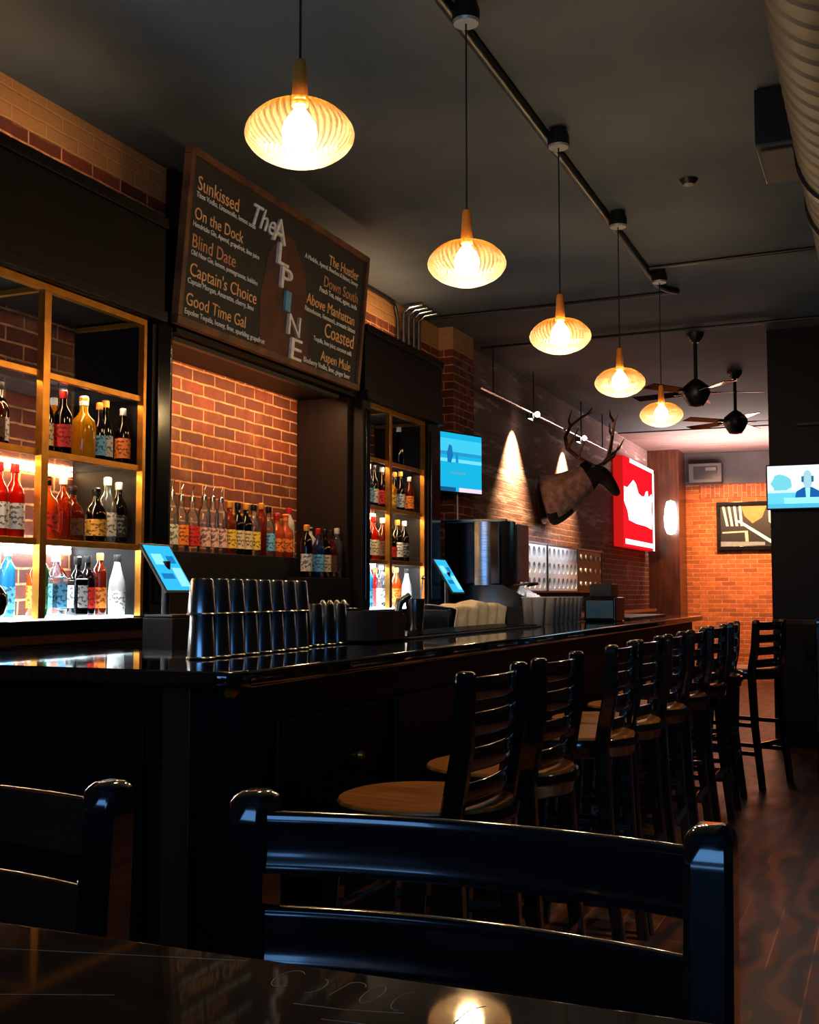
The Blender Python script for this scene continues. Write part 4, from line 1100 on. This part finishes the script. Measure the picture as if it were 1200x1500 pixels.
t = thing('ceiling_speaker', 'black box speaker on the ceiling beside the spiral duct', 'speaker', (0, 0, 0))
B1(-.49, -.32, 5.03, 5.55, 3.18, 3.43, .006).build('cabinet', M['black'], t)
B1(-.47, -.34, 5.10, 5.50, 3.172, 3.18).build('grille', M['duct'], t)
tag((lambda m: (m.lathe([(0, -.03), (.03, -.028), (.045, -.008), (.05, 0)], 20), m.build('smoke_detector', M['dark_metal'], loc=(-.93, 6.05, H)))[1])(MB()), 'small round detector on the dark ceiling', 'detector')

def fan(label, x, y, z, a0):
    t = thing('ceiling_fan', label, 'ceiling fan', (x, y, 0), 0, 'ceiling fans')
    m = MB(); m.lathe([(0, H - .08), (.03, H - .08), (.07, H - .03), (.075, H)], 20); m.build('canopy', M['dark_metal'], t)
    m = MB(); m.loft([(0, 0, z + .1), (0, 0, H - .04)], .016, 10); m.build('downrod', M['dark_metal'], t)
    m = MB(); m.lathe([(0, z - .12), (.06, z - .11), (.10, z - .05), (.12, z), (.11, z + .05), (.05, z + .1), (.02, z + .12), (0, z + .12)], 24); m.build('motor', M['black'], t)
    for k in range(5):
        m = MB()
        m.hexa([(.15, -.055, -.006), (.56, -.07, -.006), (.56, .07, .012), (.15, .055, .012), (.15, -.055, .0), (.56, -.07, .0), (.56, .07, .018), (.15, .055, .018)], .002)
        m.box(.08, .2, -.02, .02, -.004, .006)
        m.build('blade', M['black_gloss'], t, (0, 0, z), (0, 0, a0 + 2 * PI * k / 5))
    return t
fan('dark ceiling fan nearer the last pendant', -1.47, 9.75, 2.93, .35)
fan('dark ceiling fan farther back before the brick end wall', -1.37, 11.6, 2.93, .1)

# ------------------------------------------------------------------ bar stools
def make_stool(name, label, group, loc, rz):
    t = thing(name, label, 'bar stool', loc, rz, group)
    W = .205
    # seat
    m = MB(); bm = m.bm
    def sup(a, sx, sy, n=3.2):
        c, s_ = math.cos(a), math.sin(a)
        return (math.copysign(abs(c) ** (2 / n), c) * sx, math.copysign(abs(s_) ** (2 / n), s_) * sy)
    rings = []
    for (f, z) in ((.0, .735), (.93, .735), (.945, .754), (.93, .760), (.6, .757), (.0, .754)):
        if f == 0: rings.append([bm.verts.new((0, 0, z))])
        else: rings.append([bm.verts.new((*sup(2 * PI * k / 40, .225 * f, .222 * f, 2.2), z)) for k in range(40)])
    for a, b in zip(rings, rings[1:]):
        for k in range(40):
            j = (k + 1) % 40
            if len(a) == 1: bm.faces.new((a[0], b[j], b[k]))
            elif len(b) == 1: bm.faces.new((a[k], a[j], b[0]))
            else: bm.faces.new((a[k], a[j], b[j], b[k]))
    m.build('seat', M['seat'], t, sharp=50)
    m = MB(); m.lathe([(0, .69), (.205, .69), (.213, .697), (.216, .72), (.225, .728), (.226, .748), (.222, .753), (.2135, .753), (.2135, .74), (0, .735)], 40); m.build('seat_rim', M['chair'], t, sharp=45)
    # front legs (local +y is the front)
    for sx in (-1, 1):
        m = MB(); m.hexa([(sx * .20 - .017, .195 - .017, 0), (sx * .20 + .017, .195 - .017, 0), (sx * .20 + .017, .195 + .017, 0), (sx * .20 - .017, .195 + .017, 0),
                          (sx * .165 - .019, .15 - .019, .722), (sx * .165 + .019, .15 - .019, .722), (sx * .165 + .019, .15 + .019, .722), (sx * .165 - .019, .15 + .019, .722)], .004)
        m.build('leg', M['chair'], t)
    # rear legs run up into the back posts
    for sx in (-1, 1):
        m = MB(); bm = m.bm
        path = [(sx * .202, -.20, 0), (sx * .198, -.155, .40), (sx * .195, -.137, .74), (sx * .196, -.166, .90), (sx * .197, -.1735, 1.045), (sx * .197, -.1745, 1.066), (sx * .197, -.175, 1.071), (sx * .197, -.1755, 1.075)]
        hw = [(.017, .02), (.018, .022), (.0185, .025), (.0185, .024), (.018, .021), (.0178, .0205), (.0155, .018), (.010, .012)]
        rg = []
        for (x, y, z), (a, b) in zip(path, hw):
            c = .006 if a > .012 else .003
            rg.append([bm.verts.new((x + u, y + v, z)) for u, v in ((-a + c, -b), (a - c, -b), (a, -b + c), (a, b - c), (a - c, b), (-a + c, b), (-a, b - c), (-a, -b + c))])
        for a, b in zip(rg, rg[1:]):
            for k in range(8): bm.faces.new((a[k], a[(k + 1) % 8], b[(k + 1) % 8], b[k]))
        bm.faces.new(rg[0][::-1]); bm.faces.new(rg[-1])
        m.build('back_post', M['chair'], t)
    # curved ladder slats
    for zt in (1.060, .980, .900, .820):
        zc = zt - .025; yb = -.137 - (zc - .74) * .181 if zc < .90 else -.166 - (zc - .90) * .052
        m = MB(); bm = m.bm; rg = []
        n = 18
        # section: half-round top edge, front face scooped so that its foot kicks forward, thinner back
        fr = [(.0070, -.004), (.0066, -.012), (.0064, -.022), (.0066, -.030), (.0073, -.038), (.0086, -.045), (.0099, -.050), (.0094, -.053)]
        bk = [(-.001, -.054), (-.0050, -.048), (-.0075, -.03), (-.0072, -.012), (-.0064, -.004)]
        top = [(.0068 * math.cos(a), -.004 + .0034 * math.sin(a)) for a in [PI * q / 6 for q in range(1, 6)]][::-1]
        sec = fr + bk + top
        L = len(sec)
        for i in range(n + 1):
            u = -1 + 2 * i / n
            x = u * .183; y = yb + .004 - .026 * (1 - u * u)
            rg.append([bm.verts.new((x, y + q, zt + w)) for q, w in sec])
        for a, b in zip(rg, rg[1:]):
            for k in range(L): bm.faces.new((a[k], a[(k + 1) % L], b[(k + 1) % L], b[k]))
        bm.faces.new(rg[0][::-1]); bm.faces.new(rg[-1])
        m.build('back_slat', M['chair'], t, sharp=75)
    # stretchers
    for z, ya in ((.30, .178), (.52, .165)):
        m = MB(); m.box(-.178, .178, ya - .012, ya + .012, z - .016, z + .016, .004); m.build('stretcher', M['chair'], t)
    m = MB(); m.box(-.19, .19, -.182, -.158, .26, .292, .004); m.build('stretcher', M['chair'], t)
    for sx in (-1, 1):
        for z in (.22, .40):
            m = MB(); m.hexa([(sx * .19 - .011, -.16, z - .014), (sx * .19 + .011, -.16, z - .014), (sx * .185 + .011, .17, z - .014), (sx * .185 - .011, .17, z - .014),
                              (sx * .19 - .011, -.16, z + .014), (sx * .19 + .011, -.16, z + .014), (sx * .185 + .011, .17, z + .014), (sx * .185 - .011, .17, z + .014)], .003)
            m.build('stretcher', M['chair'], t)
    return t
gS = 'ladder back stools along the bar'
st = make_stool('bar_stool', 'black ladder-back bar stool with oak seat, first along the bar', gS, (-1.05, 2.605, 0), PI / 2)
for k, (y, a) in enumerate(((3.18, 0), (4.02, .03), (4.5, -.02), (5.08, .02), (5.7, 0), (6.4, -.04), (7.1, .03))):
    copy_tree(st, f'black ladder-back bar stool with oak seat, {ORD[k + 1]} along the bar', (-1.05, y, 0), PI / 2 + a, gS)
copy_tree(st, 'black bar stool pulled out a little into the aisle, farthest of the row', (-.90, 7.9, 0), PI / 2 - .35, gS)
gT = 'stools drawn up to the table nearest the camera'
copy_tree(st, 'black ladder-back stool facing the near table, in front of the bar corner stools', (-.327, .722, 0), PI, gT)
copy_tree(st, 'black ladder-back stool cut off by the picture edge, facing the near table', (-.872, .712, 0), PI, gT)
copy_tree(st, 'black stool at the high table in front of the partition', (-.25, 8.25, 0), 0, 'stools in the far aisle')

# high tables
def high_table(label, x0, x1, y0, y1, z, name='high_top_table'):
    t = thing(name, label, 'table', ((x0 + x1) / 2, (y0 + y1) / 2, 0))
    a, b = (x1 - x0) / 2, (y1 - y0) / 2
    B1(-a, a, -b, b, z - .035, z, .005, 3).build('table_top', M['table_top'], t)
    B1(-.05, .05, -.05, .05, .03, z - .035, .006).build('pedestal', M['chair'], t)
    m = MB(); m.box(-min(a, .3), min(a, .3), -.05, .05, 0, .035, .006); m.box(-.05, .05, -min(b, .3), min(b, .3), 0, .034, .006); m.build('foot', M['chair'], t)
    return t
tb = high_table('glossy scratched dark wood high table nearest the camera', -1.2, .10, -.38, .4155, 1.103)
high_table('dark high table standing before the partition', -.78, .4, 8.5, 9.2, 1.06)
# scratches in the lacquer: loops and strokes, lying flush on the table
cx, cy = -.55, .01775
def scr(strokes):
    m = MB()
    for P in strokes: m.loft([(x * .806 - cx, y * .806 - cy, 1.1031) for x, y in P], [(.0002, .00006)] * len(P), 6)
    m.build('scratch_mark', M['scratch'], tb)
def arc(x, y, rx, ry, a0, a1, n=14): return [(x + rx * math.cos(a0 + (a1 - a0) * k / n), y + ry * math.sin(a0 + (a1 - a0) * k / n)) for k in range(n + 1)]
scr([arc(-.268, .490, .006, .012, .8, 5.4), arc(-.252, .486, .005, .01, -1.5, 1.5), [(-.24, .477), (-.238, .497)], arc(-.234, .492, .005, .006, 2.8, .2), arc(-.222, .486, .004, .012, 0, 2 * PI), arc(-.205, .484, .005, .012, 1.8, 5.), 
     [(-.25, .462), (-.225, .464), (-.20, .470)], arc(-.172, .468, .004, .006, 0, 2 * PI), [(-.176, .470), (-.175, .486), (-.170, .492)], [(-.14, .465), (-.13, .478), (-.12, .486)], [(-.44, .47), (-.36, .49), (-.30, .505)], [(-.38, .42), (-.33, .44)],
     [(-.23, .45), (-.21, .452)], [(-.15, .44), (-.12, .462)]])

# ------------------------------------------------------------------ lights
# assumed niche wash under the header (unseen led strip and housing, both assumed)
t = thing('assumed_strip_light', 'assumed warm strip light under the header of the brick niche', 'strip light', (0, 0, 0))
B1(-3.10, -3.07, 4.45, 6.2, 2.43, 2.452).build('housing', M['black'], t)
lamp('assumed niche wash', 'AREA', (-3.085, 5.3, 2.425), 26, (1., .56, .24), (0, math.radians(24), 0), shape='RECTANGLE', size=.03, size_y=1.7)
lamp('assumed niche lower wash', 'POINT', (-3.12, 4.55, 1.75), 3, (1., .6, .2), shadow_soft_size=.05)  # assumed lamp without a fixture, for the warm glow low in the niche
# shelving glow: real strips under the boards
for y0, y1 in ((2.3, 4.1), (6.5, 7.4)):
    lamp('shelf strip', 'AREA', (-3.06, (y0 + y1) / 2, 1.425), 7. * (y1 - y0), (.9, .93, 1.), (0, math.radians(12), 0), shape='RECTANGLE', size=.02, size_y=y1 - y0)
    lamp('shelf strip', 'AREA', (-3.06, (y0 + y1) / 2, 1.77), 5. * (y1 - y0), (1., .68, .36), (0, math.radians(12), 0), shape='RECTANGLE', size=.02, size_y=y1 - y0)
    lamp('shelf strip', 'AREA', (-3.06, (y0 + y1) / 2, 2.08), 3. * (y1 - y0), (1., .58, .28), (0, math.radians(12), 0), shape='RECTANGLE', size=.02, size_y=y1 - y0)
# unseen lamps added over the header boxes to brighten the brick above
for y0, y1, zc, e in ((2.0, 4.1, 2.995, 5.), (6.45, 7.66, 2.93, 9.)):
    lamp('added brick fill', 'AREA', (-3.12, (y0 + y1) / 2, zc + .01), e, (1., .6, .3), (0, math.radians(180 - 30), 0), shape='RECTANGLE', size=.04, size_y=y1 - y0)
lamp('added rack fill', 'AREA', (-3.12, 11.55, 1.84), 7., (.95, .96, 1.), (0, math.radians(25), 0), shape='RECTANGLE', size=.03, size_y=1.9)  # added lamp without a fixture, brightens the wall racks
# unseen far end down-lights, assumed
for x, e in ((-2.3, 430), (-1.4, 430)):
    lamp('assumed far wash', 'SPOT', (x, 16.9, 3.2), e, (1., .55, .25), (math.radians(38), 0, 0), spot_size=math.radians(95), spot_blend=.8, shadow_soft_size=.08)
lamp('added far ceiling glow', 'AREA', (-2.0, 16.6, 2.6), 170, (1., .72, .62), (PI, 0, 0), shape='RECTANGLE', size=1.6, size_y=1.2)  # unseen upward lamp added to brighten the far ceiling
# cool daylight through the unseen, assumed shop window behind the camera
lamp('assumed window daylight', 'AREA', (.3, YB - .02, 1.8), 60, (.16, .46, 1.), (PI / 2, 0, 0), shape='RECTANGLE', size=3.6, size_y=1.6)
# unseen spot added high over the aisle to brighten seats and floor
lamp('added aisle fill', 'SPOT', (1.4, 4.4, 3.35), 230, (1., .80, .6), (0, math.radians(4), 0), spot_size=math.radians(92), spot_blend=.8, shadow_soft_size=.15)

wd = bpy.data.worlds.new('World'); SC.world = wd; wd.use_nodes = True
bg = wd.node_tree.nodes['Background']; bg.inputs[0].default_value = (.45, .62, 1., 1); bg.inputs[1].default_value = .3

# ------------------------------------------------------------------ camera
cam = bpy.data.cameras.new('Camera'); co = bpy.data.objects.new('Camera', cam); COL.objects.link(co)
cam.sensor_fit = 'HORIZONTAL'; cam.sensor_width = 36.; cam.lens = 36. * 1675 / 1200
cam.clip_start = .02; cam.clip_end = 200
co.location = (0, 0, 1.25)
co.rotation_euler = (math.radians(90 + 4.03), 0, math.radians(22.775))
SC.camera = co

vs = SC.view_settings
vs.view_transform = 'Standard'; vs.look = 'None'; vs.gamma = 1; vs.exposure = .08; vs.use_curve_mapping = False
cy_ = SC.cycles
cy_.use_denoising = True
cy_.max_bounces = 8; cy_.transparent_max_bounces = 24; cy_.diffuse_bounces = 3; cy_.glossy_bounces = 4; cy_.transmission_bounces = 6
cy_.caustics_reflective = False; cy_.caustics_refractive = False
cy_.sample_clamp_indirect = 4.; cy_.sample_clamp_direct = 0.
